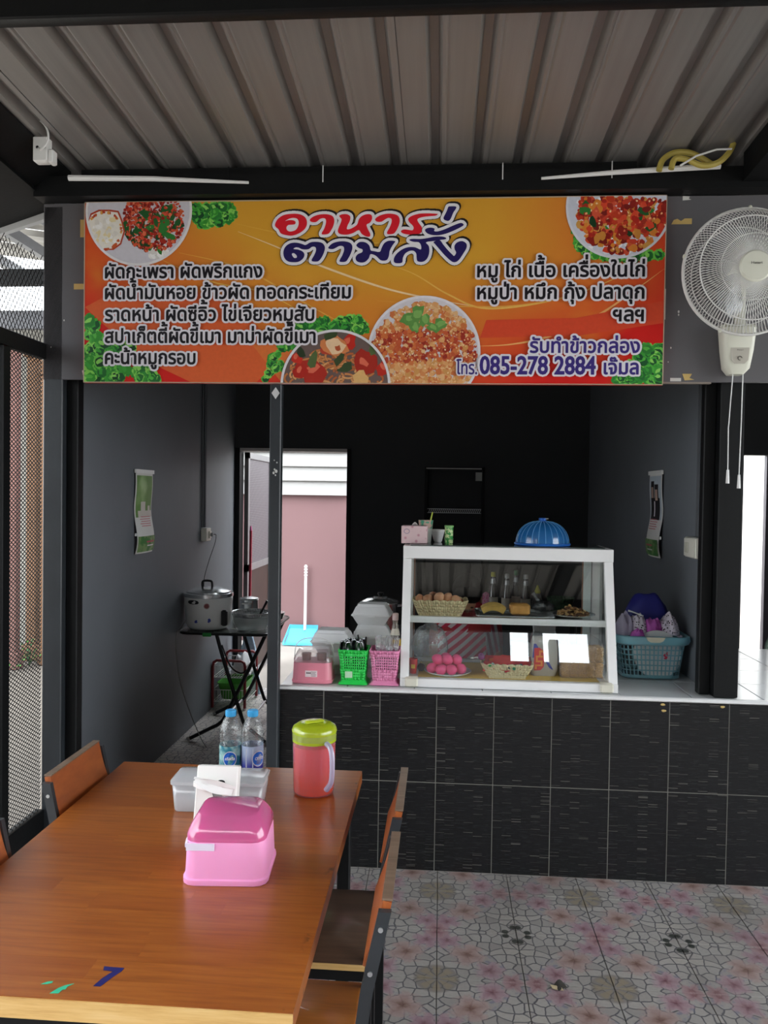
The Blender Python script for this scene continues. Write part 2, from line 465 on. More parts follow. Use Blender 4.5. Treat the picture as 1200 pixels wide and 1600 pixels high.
# back window: a dark recess with frame and a strip of mesh
wn = sroot('window_1', 'small dark window recess in the black back wall', (.615, 3.05, .85))
m = MB()
for x0, x1, z0, z1 in ((-.245, -.225, 0, 1.04), (.225, .245, 0, 1.04), (-.245, .245, 1.02, 1.04)): m.box(x0, x1, -.012, .06, z0, z1)
m.build('window_frame', BLACK, wn, sharp=0)
MB().box(-.245, .245, .085, .1, 0, 1.04).build('unlit_room_backing', WALLB, wn, sharp=0)  # dark sheet standing in for the unlit room behind the opening
m = MB()
for k in range(27):
    x = -.21+k*.016; m.bar((x, .03, .665), (x+.012, .03, .695), .003, .004)
m.bar((-.222, .03, .664), (.222, .03, .664), .004, .004); m.bar((-.222, .03, .696), (.222, .03, .696), .004, .004)
o = m.build('mesh_strip', ALU, wn, sharp=0); o['kind'] = 'stuff'
m = MB(); m.box(-.235, .22, -.014, -.012, 1.024, 1.034); m.box(.17, .222, -.015, -.012, .93, 1.0); m.build('peeling_tape', mat('torn_white_tape', '#cfcfca', .7), wn, sharp=0)

# ------------------------------------------------------------------ posts, beams, header board
def post(n, x0, x1, y0, y1, z0, z1, label, m_=POST):
    o = MB().chamf(x0, x1, y0, y1, z0, z1, .004).build(n, m_); return struct(o, label)
post('trim_1', -1.296, -1.206, 0, .1, 0, 2.93, 'dark steel corner post beside the wire mesh')
post('trim_2', -1.206, -1.152, .04, .1, 0, 2.93, 'black steel jamb against the grey side wall', BLACK)
cp = post('trim_3', -.246, -.196, -.052, -.002, 0, 2.132, 'slim steel post at the open end of the counter')
m = MB(); m.add([(-.221, -.0535, 2.118), (-.203, -.0535, 2.092), (-.221, -.0535, 2.066), (-.239, -.0535, 2.092)], [(0, 1, 2, 3)])
m.build('sticker', mat('pale_sticker', '#cfcfcf', .6), cp, sharp=0)
m = MB()
for x, z, r in ((-.222, 1.76, .004), (-.215, 1.752, .006), (-.226, 1.745, .005), (-.212, 1.79, .003), (-.224, 1.80, .0025), (-.218, 1.735, .003)): m.ball((x, -.0525, z), r, .0015, r*1.3, 8, 5)
m.build('paint_spot', mat('pale_paint_spot', '#c9c9c5', .6), cp)
post('trim_4', 1.69, 1.79, .02, .12, .803, 2.93, 'black steel post beside the bright opening', BLACK)
post('trim_5', 1.64, 1.69, .07, .12, .803, 2.93, 'narrow black jamb against the laundry wall', BLACK)
hb = struct(MB().box(-1.296, 3.6, 0, .018, 2.155, 2.94).build('wall_header', HEAD, sharp=0), 'grey header board carrying the menu banner')
m = MB()
TAPE = mat('yellowed_tape', '#c8ab68', .7); TAPEW = mat('torn_white_paper', '#cfcdc8', .8)
for pts in ([(-1.127, 2.868), (-1.09, 2.868), (-1.09, 2.79), (-1.127, 2.79)], [(-1.155, 2.583), (-1.09, 2.583), (-1.09, 2.558), (-1.155, 2.558)],
            [(1.47, 2.84), (1.485, 2.845), (1.50, 2.835), (1.515, 2.846), (1.545, 2.846), (1.545, 2.822), (1.46, 2.822)],
            [(1.52, 2.19), (1.56, 2.19), (1.55, 2.172), (1.57, 2.165), (1.53, 2.162)]):
    m.prism([(x, -.0015, z) for x, z in pts], (0, .001, 0))
m.build('tape_remnant', TAPE, hb, sharp=0)
m = MB()
for pts in ([(1.505, 2.94), (1.535, 2.938), (1.53, 2.93), (1.54, 2.925), (1.505, 2.922)], [(1.47, 2.172), (1.515, 2.172), (1.515, 2.158), (1.47, 2.158)], [(1.432, 2.55), (1.444, 2.55), (1.444, 2.42), (1.434, 2.42)], [(-1.115, 2.195), (-1.095, 2.2), (-1.095, 2.17), (-1.11, 2.175)]):
    m.prism([(x, -.0015, z) for x, z in pts], (0, .001, 0))
for x, z, r in ((1.499, 2.453, .004), (1.499, 2.44, .003), (1.47, 2.30, .003), (1.46, 2.24, .002), (-1.2, 2.42, .003), (-1.26, 2.3, .002)): m.ball((x, -.0005, z), r, .001, r*1.5, 8, 5)
m.build('paper_scrap', TAPEW, hb, sharp=0)
struct(MB().box(1.05, 1.64, -.004, .02, 2.148, 2.155).build('trim_6', mat('raw_board_edge', '#8a7f76', .8), sharp=0), 'raw lower edge of the header board')
bm_ = struct(MB().box(-1.30, 3.6, -.085, .0, 2.942, 3.03).build('trim_7', BLACK, sharp=0), 'black steel beam above the menu banner')
struct(MB().box(-1.10, 1.30, -.05, -.01, 3.03, 3.068).build('trim_8', BLACK, sharp=0), 'thin black cable duct along the beam')



# ------------------------------------------------------------------ roof
def zr(y): return 3.08-.054*y
g = G('galvanised_sheet'); o_ = g.pos(); P_ = g.xyz(o_)
st = g.noise(g.vec(g.mt('MULTIPLY', P_[0], 26.0), g.mt('MULTIPLY', P_[1], .7), 0), 1.6, 4)
st2 = g.noise(g.vec(g.mt('MULTIPLY', P_[0], 4.0), g.mt('MULTIPLY', P_[1], 1.5), 0), 1.2, 3)
cl = g.mix(st, '#868483', '#a8a5a2'); cl = g.mix(g.mt('MULTIPLY', st2, .5), cl, '#7f7872')
ROOFM = g.end(g.bsdf(Base_Color=cl, Roughness=g.mt('MULTIPLY_ADD', st, .2, .38), Metallic=.45))
roof = sroot('roof', 'corrugated galvanised roof over the tables')
per = .1745; YA, YB = -5.0, .5
def sheet(x0, n):
    prof = []
    for k in range(n):
        b = x0+k*per
        prof += [(b, 0), (b+.008, .004), (b+.016, 0), (b+.108, 0), (b+.122, .034), (b+.150, .034), (b+.164, 0)]
    prof.append((x0+n*per+.012, 0))
    ring = lambda y: [(x, y, zr(y)+z) for x, z in prof]+[(x, y, zr(y)+z+.002) for x, z in reversed(prof)]
    return MB().loft([ring(YA), ring(YB)])
for k in range(9):
    x0 = -1.05-.024+(k-1)*4*per
    ob = sheet(x0, 4).build('roof_sheet', ROOFM, roof, sharp=25); ob.location.z = .0025*(k % 2)
for y in (-1.2, -2.4, -3.6, -4.9):
    struct(MB().chamf(-1.3, 4.2, y, y+.05, zr(y)-.112, zr(y)-.006, .004).build('trim_purlin', BLACK), 'black steel purlin under the corrugated roof')
struct(MB().box(-1.35, 4.2, -5.06, -5.0, 3.0, 3.42).build('trim_fascia', BLACK, sharp=0), 'black fascia beam along the front edge of the roof')
for x0, x1, lab in ((1.72, 1.84, 'black steel rafter beside the wall fan'), (4.05, 4.17, 'black steel rafter of the next bay')):
    ring = lambda y: [(x0, y, zr(y)-.12), (x1, y, zr(y)-.12), (x1, y, zr(y)-.004), (x0, y, zr(y)-.004)]
    struct(MB().loft([ring(-4.98), ring(-.09)]).build('trim_rafter', BLACK, sharp=0), lab)
# left rafter and eave soffit sloping outward, its unlit underside coloured black
ring = lambda y: [(-1.30, y, zr(y)-.10), (-1.17, y, zr(y)-.012), (-1.17, y, zr(y)+.04), (-1.30, y, zr(y)+.04)]
struct(MB().loft([ring(-4.98), ring(-.002)]).build('trim_rafter', BLACK, sharp=0), 'black rafter along the mesh side of the roof')
def soff(u, v):
    x = -1.30-u*.8; y = -4.9+v*5.0; return (x, y, zr(y)-.09-u*.26)
struct(MB().slab(soff, 2, 2, -.03).build('trim_eave', BLACK, sharp=0), 'eave board sloping outward above the wire mesh, black for its unlit underside')
struct(MB().bar((-1.30, .12, zr(.1)-.125), (-2.1, .12, zr(.1)-.375), .03, .045).build('trim_gutter', mat('white_gutter', '#cfd0d0', .45), sharp=0), 'white gutter edge of the eave')
for p in ((-1.3, -4.95), (4.1, -4.95), (1.78, -4.95)):
    post('trim_post', p[0]-.05, p[0]+.05, p[1]-.05, p[1]+.05, 0, 2.87, 'dark steel post at the front edge of the roof')

# ------------------------------------------------------------------ wire mesh side screen
sc_ = thing('mesh_screen', 'black expanded wire mesh screen with steel frame beside the table', 'mesh screen', (-1.30, 0, 0))
for nm, a in (('rail', (-.02, .02, -1.6, -.002, .10, .20)), ('rail', (-.02, .02, -1.6, -.002, 2.245, 2.315)), ('upright', (-.022, .022, -.355, -.30, 0, 2.245)), ('upright', (-.022, .022, -1.60, -1.55, 0, 2.245))):
    MB().chamf(*a, .003).build(nm, BLACK, sc_)
WIRE = mat('black_wire', '#17181a', .5, .3)
def mesh_panel(y0, y1, z0, z1, py, pz, w, ragged=0):
    m = MB(); s = pz/py; H = z1-z0; L = y1-y0
    n = int((L*s+H)/pz)+1
    for sg in (1, -1):
        for k in range(-1, n+1):
            c = z0-L*s+k*pz if sg > 0 else z0+k*pz
            pts = []
            f = lambda y: c+sg*(y-y0)*s
            ya, yb = y0, y1
            za, zb = f(ya), f(yb)
            def clip(zlim, lo):
                return y0+(zlim-c)/(sg*s)
            lim1 = z1+(rnd.uniform(0, ragged) if ragged else 0)
            ys = sorted((clip(z0, 1), clip(lim1, 0)))
            ya, yb = max(y0, ys[0]), min(y1, ys[1])
            if yb-ya < .004: continue
            m.bar((sg*w*.4, ya, f(ya)), (sg*w*.4, yb, f(yb)), w, w)
    return m
o = mesh_panel(-1.55, -.002, .20, 2.245, .030, .0185, .0028).build('wire_mesh', WIRE, sc_, sharp=0); o['kind'] = 'stuff'
o = mesh_panel(-1.55, -.002, 2.315, 2.68, .028, .040, .0022, .03).build('wire_mesh', WIRE, sc_, sharp=0); o['kind'] = 'stuff'
struct(MB().box(-1.40, -1.33, -5, .0, -.02, .06).build('trim_kerb', mat('white_kerb', '#d5d2cc', .8)), 'white kerb below the wire mesh')

# ------------------------------------------------------------------ yard seen through the mesh
PINKP = mat('pink_plaster', '#7d5850', .8, 0, .2, 5); TANP = mat('tan_plaster', '#7d5c42', .8, 0, .2, 5)
yw = struct(MB().box(-7.5, -2.2, 4.6, 4.72, -.02, 3.35).build('wall_yard', mat('pale_yard_wall', '#8d8a82', .8, 0, .15, 3), sharp=0), 'pale wall across the yard behind the mesh')
def column(x, y, w, h, mt_, lab):
    t = thing('brick_column', lab, 'column', (x, y, -.02))
    MB().chamf(-w/2, w/2, -w/2, w/2, .16, h-.14, .006).build('shaft', mt_, t)
    MB().chamf(-w*.8, w*.8, -w*.8, w*.8, 0, .16, .01).build('plinth', mt_, t)
    MB().chamf(-w*.75, w*.75, -w*.75, w*.75, h-.14, h, .01).build('cap', mt_, t)
column(-3.45, 3.60, .085, 3.1, PINKP, 'slim pink plaster column behind the wire mesh')
column(-3.476, 4.0, .10, 3.1, TANP, 'tan plaster column standing beyond the pink column')
column(-3.26, 3.80, .06, 2.9, TANP, 'thin tan pipe post half hidden by the corner post')
LEAF = mat('fresh_leaf', '#4f8a34', .55, 0, .35, 40); LEAFD = mat('dark_leaf', '#2c5c26', .55, 0, .35, 40)
for (px, py, h, lab) in ((-3.37, 3.74, .24, 'leafy green weeds at the foot of the tan column'), (-3.37, 3.35, .12, 'small weed on the paving by the pink column')):
    t = thing('weed_plant', lab, 'plant', (px, py, -.02)); m = MB()
    for k in range(70 if h > .2 else 26):
        a = rnd.uniform(0, 2*PI); r = rnd.uniform(0, .17); z = rnd.uniform(.02, h); l = rnd.uniform(.02, .05)
        c = Vector((r*math.cos(a), r*math.sin(a), z)); d = Vector((math.cos(a+rnd.uniform(-1, 1)), math.sin(a+rnd.uniform(-1, 1)), rnd.uniform(-.3, .6))).normalized()
        q = d.orthogonal().normalized(); up = d.cross(q)*.006
        m.add([c-d*l*.1, c+d*l*.5+q*l*.35+up, c+d*l, c+d*l*.5-q*l*.35+up], [(0, 1, 2, 3)], k % 2)
    m.build('leaves', [LEAF, LEAFD], t, sharp=0); m = MB()
    for k in range(6): a = k*1.05; m.tube([(0, 0, 0), (.05*math.cos(a), .05*math.sin(a), h*.6)], .003, 5)
    m.build('stems', LEAFD, t)
cn = thing('neighbour_canopy', 'white sheet canopy on grey beams across the yard', 'canopy', (-4.0, 3.0, 0))
ROOFW = mat('white_roof_sheet', '#a3a19c', .5, 0, .06, 4)
for k in range(5):
    MB().slab(lambda u, v, k=k: (-1.0+u*2.6, -1.0+k*.62+v*.6, 4.35-.35*u+.02*math.sin(6*PI*v)), 3, 8, .004).build('roof_sheet', ROOFW, cn)
GB = mat('grey_steel', '#6d6e72', .5, .1)
for y, z, h in ((-.6, 3.83, .11), (.5, 3.58, .14), (1.2, 3.35, .18)): MB().bar((-1.2, y, z), (1.6, y, z), .08, h).build('beam', GB if z < 3.5 else BLACK, cn)
for x0, y0 in ((-.2, -.9), (.5, -.9), (1.1, -.9)): MB().bar((x0, y0, 4.1-.1*x0), (x0, 2.1, 4.05-.1*x0), .07, .1).build('beam', GB, cn)
MB().chamf(.78, .93, 1.1, 1.25, 0, 3.3, .005).build('pillar', GB, cn)

# ------------------------------------------------------------------ yard behind the back door
PINKW = mat('pink_wall_paint', '#8d6c6e', .7, 0, .06, 1.2)
struct(MB().box(-3.6, 1.2, 5.2, 5.3, 0, 2.16).build('wall_pink', PINKW, sharp=0), 'dusty pink wall seen through the back door')
lv = thing('siding_boards', 'white horizontal siding boards above the pink wall', 'siding', (-1.0, 5.198, 1.64))
SID = mat('white_siding', '#a9a8a6', .5, 0, .03)
for k in range(4):
    MB().slab(lambda u, v, k=k: (-2.4+u*2.9, -.026-.035*(1-v), .0+k*.158+v*.165), 1, 2, .012).build('board', SID, lv)
MB().box(-2.4, .5, -.012, 0, 0, .66).build('backing', SID, lv, sharp=0)
dl = sroot('door_1', 'open metal screen door leading to the yard', (-1.15, 3.16, 0))
DF = mat('grey_door_frame', '#8d8b8c', .45, .4); m = MB()
for y0, y1, z0, z1 in ((0, .05, .02, 2.0), (.85, .90, .02, 2.0), (0, .9, 1.95, 2.0), (0, .9, .98, 1.04), (0, .9, .02, .08)): m.box(-.018, .018, y0, y1, z0, z1)
m.build('door_frame', DF, dl, sharp=0)
g = G('door_mesh_panel'); P_ = g.xyz(g.obj())
d1 = g.mt('SINE', g.mt('MULTIPLY', P_[2], 420.0)); d2 = g.mt('SINE', g.mt('MULTIPLY_ADD', P_[1], 210.0, g.mt('MULTIPLY', g.mt('FLOOR', g.mt('MULTIPLY', P_[2], 67.0)), 1.6)))
DM = g.end(g.bsdf(Base_Color=g.mix(g.step(g.mt('ADD', d1, d2), -.3, .5), '#4a4346', '#7d767b'), Roughness=.6))
MB().box(-.006, .006, .05, .85, 1.04, 1.95).build('mesh_panel', DM, dl, sharp=0)
MB().box(-.008, .008, .05, .85, .08, .98).build('wood_panel', mat('brown_door_panel', '#3a2822', .55, 0, .35, 6), dl, sharp=0)
m = MB(); m.box(.018, .032, .82, .90, 1.0, 1.03); m.tube([(.03, .86, 1.01), (.05, .87, .95), (.05, .89, .87)], .008, 6); m.tube([(.03, .90, 1.0), (.03, .96, .98), (.03, .96, .88), (.03, .9, .87)], .005, 6)
m.build('latch', ALU, dl)
m = MB(); m.box(.018, .03, .84, .90, .30, .36); m.build('bolt', ALU, dl, sharp=0)
m = MB()
for x0, x1, z0, z1 in ((-1.215, -1.175, 0, 2.03), (-.275, -.245, 0, 2.03)): m.box(x0, x1, 3.03, 3.16, z0, z1)
struct(m.build('trim_door', BLACK, sharp=0), 'black frame of the back door')
struct(MB().box(-1.175, -.275, 3.03, 3.16, 2.005, 2.03).build('trim_lintel', mat('pale_lintel', '#c9c4c0', .6), sharp=0), 'pale strip under the back door lintel')
# next stall's bright doorway on the right
struct(MB().box(1.8, 9.0, 7.6, 7.7, -.01, 3.2).build('wall_white', mat('white_yard_wall', '#eceae6', .7, 0, .03), sharp=0), 'white wall beyond the next stall doorway')
struct(MB().chamf(3.12, 3.17, 3.1, 3.16, 0, 2.016, .003).build('trim_jamb', mat('purple_grey_jamb', '#4b434d', .5)), 'purple grey jamb in the bright doorway')
struct(MB().box(3.13, 3.95, 7.52, 7.6, .35, 1.45).build('trim_shutter', mat('pale_blue_shutter', '#c6dde2', .5)), 'pale blue shutter on the white wall')
# facing stalls behind the photographer
FARD = mat('dark_facade', '#1c1c1e', .7, 0, .25, 2)
struct(MB().box(1.6, 3.5, -10.7, -10.5, -.13, 4.5).build('wall_facade', FARD, sharp=0), 'lower dark facade of the stalls opposite')
for x0, x1 in ((-9, 1.82), (3.25, 11), (2.16, 2.42)):
    struct(MB().box(x0, x1, -10.5, -10.4, -.13, 5.5).build('wall_facade', FARD, sharp=0), 'taller dark facade of the stalls opposite')
# ------------------------------------------------------------------ service counter
g = G('black_streak_tile'); P_ = g.xyz(g.pos())
cx_ = g.mt('FLOOR', g.mt('MULTIPLY', P_[0], 24.0))
nz = g.n('TexNoise', {'Vector': g.vec(g.mt('MULTIPLY', cx_, 3.713), g.mt('MULTIPLY', P_[2], 210.0), 0), 'Scale': 1.0, 'Detail': 2.5}, noise_dimensions='2D')
fine = g.n('TexNoise', {'Vector': g.vec(g.mt('MULTIPLY', P_[0], 14.0), g.mt('MULTIPLY', P_[2], 420.0), 0), 'Scale': 1.0, 'Detail': 2}, noise_dimensions='2D')
sk = g.step(nz, .66, .80)
edge = g.mt('SUBTRACT', 1.0, g.step(g.mt('ABSOLUTE', g.mt('SUBTRACT', g.mt('FRACT', g.mt('MULTIPLY', P_[0], 24.0)), .5)), .47, .5))
tc = g.mix(fine, '#0a0b0c', '#1b1c1e'); tc = g.mix(g.mt('MULTIPLY', sk, edge), tc, '#6f6c66')
CTILE = g.end(g.bsdf(Base_Color=tc, Roughness=g.mt('MULTIPLY_ADD', fine, .16, .16), Normal=g.bump(fine, .6, .0012)))
CGROUT = mat('pale_grout', '#6f6c66', .8); g = G('white_glazed_tile'); WT = g.end(g.bsdf(Base_Color=g.mix(g.noise(g.pos(), 3, 4), '#c9ccce', '#dcdedf'), Roughness=.14))
ct = thing('service_counter', 'long counter faced with black streaked tiles under a white tiled top', 'counter', (0, 0, 0))
MB().box(-.199, 3.0, .0012, .60, 0, .79).box(1.795, 3.0, .60, 1.1, 0, .79).build('body', CGROUT, ct, sharp=0)
zt = .784
tm = MB().chamf(-.1235, .1235, 0, .008, -.1945, .1945, .0012).mesh('front_tile'); tm.materials.append(CTILE)
tl = MB().chamf(-.098, .098, 0, .008, -.1945, .1945, .0012).mesh('front_tile'); tl.materials.append(CTILE)
for r in range(2):
    z = .196+.392*r
    link('front_tile', tl, ct, (-.1005, rnd.uniform(-.0006, .0006), z))
    for k in range(0, 12): link('front_tile', tm, ct, (.125+.25*k, rnd.uniform(-.0006, .0006), z))
MB().chamf(-.205, 3.0, -.012, .012, .785, .803, .004).build('edge_trim', WHITEP, ct)
tt = MB().chamf(-.1485, .1485, -.1485, .1485, 0, .010, .0015).mesh('top_tile'); tt.materials.append(WT)
for i in range(11):
    for j in range(4):
        x, y = -.05+.3*i, .162+.3*j
        if j > 1 and x < 1.9: continue
        link('top_tile', tt, ct, (x, y, .79+rnd.uniform(-.0002, .0002)))
m = MB()
for x, z in ((1.47, .772), (1.475, .745), (1.72, .77)): MB().ball((x, -.001, z), .011, .002, .005, 8, 5, jit=.4).build('adhesive_spot', TAPE, ct)

# ------------------------------------------------------------------ menu banner
H = [0.00286718, 3.70582e-05, -1.48664, 0.000140815, -0.00287286, 3.83014, 5.9934e-05, -1.7576e-05]
SX0, SX1, SZ0, SZ1 = -1.094, 1.432, 2.137, 2.934
def s2(x, y):
    """point of the photographed banner -> metres on the banner, from its lower-left corner"""
    w = H[6]*x+H[7]*y+1; return ((H[0]*x+H[1]*y+H[2])/w-SX0, (H[3]*x+H[4]*y+H[5])/w-SZ0)
BW, BH = SX1-SX0, SZ1-SZ0
sign = thing('menu_banner', 'wide orange food stall banner with Thai menu lettering and dish photos', 'sign', (SX0, -.032, SZ0))
g = G('banner_print'); P_ = g.xyz(g.obj())
u = g.mt('DIVIDE', P_[0], BW); v = g.mt('DIVIDE', P_[2], BH)
du = g.mt('DIVIDE', g.mt('SUBTRACT', u, .50), .60); dv = g.mt('DIVIDE', g.mt('SUBTRACT', 1.0, v), 1.12)
rad = g.mt('SQRT', g.mt('ADD', g.mt('MULTIPLY', du, du), g.mt('MULTIPLY', dv, dv)))
sw = g.mt('MULTIPLY', g.mt('SINE', g.mt('ADD', g.mt('MULTIPLY', u, 7.0), g.mt('MULTIPLY', v, 9.0))), .035)
bc = g.ramp(g.mt('ADD', rad, sw), [(.0, '#dba02e'), (.38, '#dda032'), (.62, '#dc8130'), (.82, '#dc5a2a'), (.97, '#d92a1f'), (1.0, '#d5211c')])
mott = g.noise(g.vec(g.mt('MULTIPLY', u, 3.0), g.mt('MULTIPLY', v, 1.2), 0), 2.0, 3)
bc = g.mix(g.mt('MULTIPLY', g.step(mott, .5, .7), .25), bc, '#e9b43c')
BANM = g.end(g.bsdf(Base_Color=bc, Roughness=.33, Specular_IOR_Level=.4))
MB().box(0, BW, 0, .026, 0, BH).build('panel', BANM, sign, sharp=0)
m = MB()
for a in ((0, BW, -.002, .001, BH-.005, BH), (0, BW, -.002, .001, 0, .004), (0, .004, -.002, .001, 0, BH), (BW-.004, BW, -.002, .001, 0, BH)): m.box(*a)
m.build('border', mat('banner_edge', '#b9a58c', .5), sign, sharp=0)
def to3(x, y, z): return (x, -z, y)
def clip_rect(poly, x0, x1, y0, y1):
    for ax, lim, sg in ((0, x0, 1), (0, x1, -1), (1, y0, 1), (1, y1, -1)):
        out = []
        for i in range(len(poly)):
            a, b = poly[i-1], poly[i]; ia, ib = sg*(a[ax]-lim) >= 0, sg*(b[ax]-lim) >= 0
            if ia != ib:
                t = (lim-a[ax])/(b[ax]-a[ax]); out.append((a[0]+(b[0]-a[0])*t, a[1]+(b[1]-a[1])*t))
            if ib: out.append(b)
        poly = out
        if not poly: return []
    return poly
class Print:
    """flat picture built from coloured patches, each a hair above the last; clipped to the banner"""
    def __init__(s): s.mb = MB(); s.z = .0012; s.cols = []; s.clipc = None
    def poly(s, pts, col):
        p = clip_rect(pts, .003, BW-.003, .003, BH-.003)
        if len(p) < 3: return
        if s.clipc:
            (cx, cy), R = s.clipc
            p = [((cx+(x-cx)*min(1, R/max(1e-6, math.hypot(x-cx, y-cy)))), (cy+(y-cy)*min(1, R/max(1e-6, math.hypot(x-cx, y-cy))))) for x, y in p]
        if col not in s.cols: s.cols.append(col)
        s.z += .000001
        s.mb.add([to3(x, y, s.z) for x, y in p], [tuple(range(len(p)))], s.cols.index(col))
    def blob(s, c, r, col, n=9, j=.35, asp=1., rot=None):
        rot = rnd.uniform(0, PI) if rot is None else rot; pts = []
        for k in range(n):
            a = 2*PI*k/n; q = r*(1+rnd.uniform(-j, j)); x, y = q*math.cos(a)*asp, q*math.sin(a)
            pts.append((c[0]+x*math.cos(rot)-y*math.sin(rot), c[1]+x*math.sin(rot)+y*math.cos(rot)))
        s.poly(pts, col)
    def disc(s, c, r, col, n=56): s.poly([(c[0]+r*math.cos(2*PI*k/n), c[1]+r*math.sin(2*PI*k/n)) for k in range(n)], col)
    def line(s, pts, w, col):
        for i in range(len(pts)-1):
            a, b = Vector(pts[i]), Vector(pts[i+1]); q = Vector((-(b-a).y, (b-a).x))
            if q.length < 1e-9: continue
            q = q.normalized(); wa = w if not isinstance(w, list) else w[i]; wb = w if not isinstance(w, list) else w[i+1]
            s.poly([tuple(a+q*wa), tuple(a-q*wa), tuple(b-q*wb), tuple(b+q*wb)], col)
    def build(s, name):
        return s.mb.build(name, [mat('print_'+c[1:], c, .35, 0, .10, 60) for c in s.cols], sign, sharp=0, fix=False)
def px(l): return [s2(x, y) for x, y in l]
# light swooshes
pr = Print()
for l, w, c in (([(372, 362), (430, 385), (500, 415), (600, 450), (680, 468), (760, 482)], 1.6, '#f3d2a4'), ([(280, 395), (380, 420), (470, 470), (560, 520)], 1.2, '#eab04e'), ([(240, 400), (330, 440), (420, 460), (520, 520)], 1.0, '#e8b752'),
                ([(560, 400), (640, 425), (700, 460), (760, 482), (860, 470), (950, 440), (1040, 390)], 1.4, '#e9b75a'), ([(745, 541), (800, 538), (860, 525), (930, 495), (990, 455), (1038, 420)], 1.8, '#efb06a'), ([(370, 350), (480, 372), (600, 380), (700, 372)], 1.0, '#e6b34a'), ([(590, 470), (700, 478), (800, 478), (900, 462)], .9, '#e6a94c')):
    P2 = [tuple(p) for p in crom([Vector((*q, 0)) for q in l], 8)]; n = len(P2)
    pr.line([s2(p[0], p[1]) for p in P2], [max(.0004, w*.0028*math.sin(PI*min(1, max(.06, k/(n-1))))) for k in range(n)], c)
# broad darker sweeps
pr.poly(px([(133, 480), (180, 455), (260, 440), (380, 480), (440, 560), (400, 598), (300, 598), (220, 560)]), '#db6130')
pr.poly(px([(380, 520), (480, 530), (560, 560), (600, 598), (440, 598)]), '#dd7436')
pr.poly(px([(760, 500), (900, 497), (1036, 470), (1036, 505), (900, 525), (750, 528)]), '#d8492a')
pr.build('swoosh_print')
def lettuce(name, pts, seed, n=46, rmin=7, rmax=13):
    """ruffled salad leaves: scalloped patches with pale frilly edges"""
    global rnd
    keep = rnd; rnd = random.Random(seed); q = Print()
    for k in range(n):
        a, b, t = rnd.choice(pts), rnd.choice(pts), rnd.random()
        x, y = a[0]+(b[0]-a[0])*t, a[1]+(b[1]-a[1])*t
        r = rnd.uniform(rmin, rmax)*.0022; c = s2(x, y)
        e = rnd.choice(('#4fae3c', '#3d9c37', '#6cc24a', '#2f8a35', '#8ad35a')); f = rnd.choice(('#1f6b2c', '#2b7d31', '#17572a', '#37932f', '#0f4723'))
        q.blob(c, r, e, 18, .22); q.blob((c[0]+.15*r, c[1]-.1*r), r*.78, f, 14, .25)
        q.blob((c[0]-.2*r, c[1]+.1*r), r*.32, rnd.choice(('#58b544', '#8fd560', '#3fa03a')), 9, .4, 1.8)
    rnd = keep; return q.build(name)
lettuce('lettuce_print', [(300, 325), (330, 325), (360, 322), (315, 350), (350, 350), (305, 340), (364, 335)], 3, 75, 7, 12)
lettuce('lettuce_print', [(140, 500), (150, 530), (140, 570), (175, 590), (220, 590), (240, 565), (160, 560), (200, 560), (140, 590), (245, 592)], 4, 170, 8, 14)
lettuce('lettuce_print', [(415, 590), (425, 560), (445, 530), (470, 510), (510, 500), (560, 500), (570, 515), (540, 512), (480, 520)], 5, 160, 7, 12)
lettuce('lettuce_print', [(900, 360), (905, 385), (930, 398), (960, 404), (990, 405), (1030, 398), (915, 392)], 6, 90, 7, 11)
lettuce('lettuce_print', [(1030, 545), (1020, 565), (1000, 585), (965, 592), (1030, 592), (1010, 545), (985, 590), (1025, 575)], 8, 130, 8, 13)
def plate(name, c, R, seed, ring, inner, fn, z0=.0024):
    global rnd
    keep = rnd; rnd = random.Random(seed); q = Print(); C = s2(*c); r = R*.0028
    q.z = z0
    q.disc(C, r, ring); q.disc(C, r*.965, inner); q.clipc = (C, r*.955); fn(q, C, r); q.clipc = None
    q.z += .0001
    n = 64
    for k in range(n):
        a, b = 2*PI*k/n, 2*PI*(k+1)/n
        q.poly([(C[0]+r*s*math.cos(t), C[1]+r*s*math.sin(t)) for s, t in ((.955, a), (1, a), (1, b), (.955, b))], ring)
    rnd = keep; return q.build(name)
REDS = ('#b3261a', '#8f1d14', '#c9402a', '#a52c1c', '#d65538', '#7a1812')
def basil_pork(q, C, r):
    S = lambda x, y: s2(x, y)
    for k in range(60): q.blob(S(rnd.uniform(235, 262), rnd.uniform(385, 402)), .012, rnd.choice(('#e9e6e2', '#d9d5d0', '#f2f0ee')), 8, .4)
    for k in range(900):
        x, y = rnd.uniform(188, 290), rnd.uniform(312, 392)
        if (x-240)**2/46**2+(y-345)**2/46**2 > 1.1: continue
        q.blob(S(x, y), rnd.uniform(.004, .009), rnd.choice(REDS+('#e0714e', '#cf5b33')), 9, .22)
        if k % 22 == 0: q.blob(S(x, y), rnd.uniform(.012, .02), rnd.choice(('#1f5a28', '#2f7a33', '#164520')), 8, .3, 1.8)
        if k % 4 == 0: q.blob(S(x+1, y-1), .0022, '#f0a98a', 6, .4)
    e = [(136, 345), (142, 334), (155, 328), (172, 328), (186, 330), (192, 345), (196, 362), (190, 382), (178, 391), (160, 395), (146, 385), (136, 365)]
    q.poly([S(*p) for p in e], '#b5401f')
    q.poly([S(164+(x-164)*.92, 361+(y-361)*.92) for x, y in e], '#ece6da')
    for k in range(30):
        a = rnd.uniform(0, 6.28); q.blob(S(164+26*math.cos(a), 361+29*math.sin(a)), .007, rnd.choice(('#c65a2a', '#e0a24c', '#b5401f')), 7, .4)
    for k in range(40): q.blob(S(164+rnd.uniform(-17, 17), 361+rnd.uniform(-18, 18)), rnd.uniform(.006, .014), rnd.choice(('#f4f1ec', '#e3ddd2', '#ead9a8')), 8, .4)
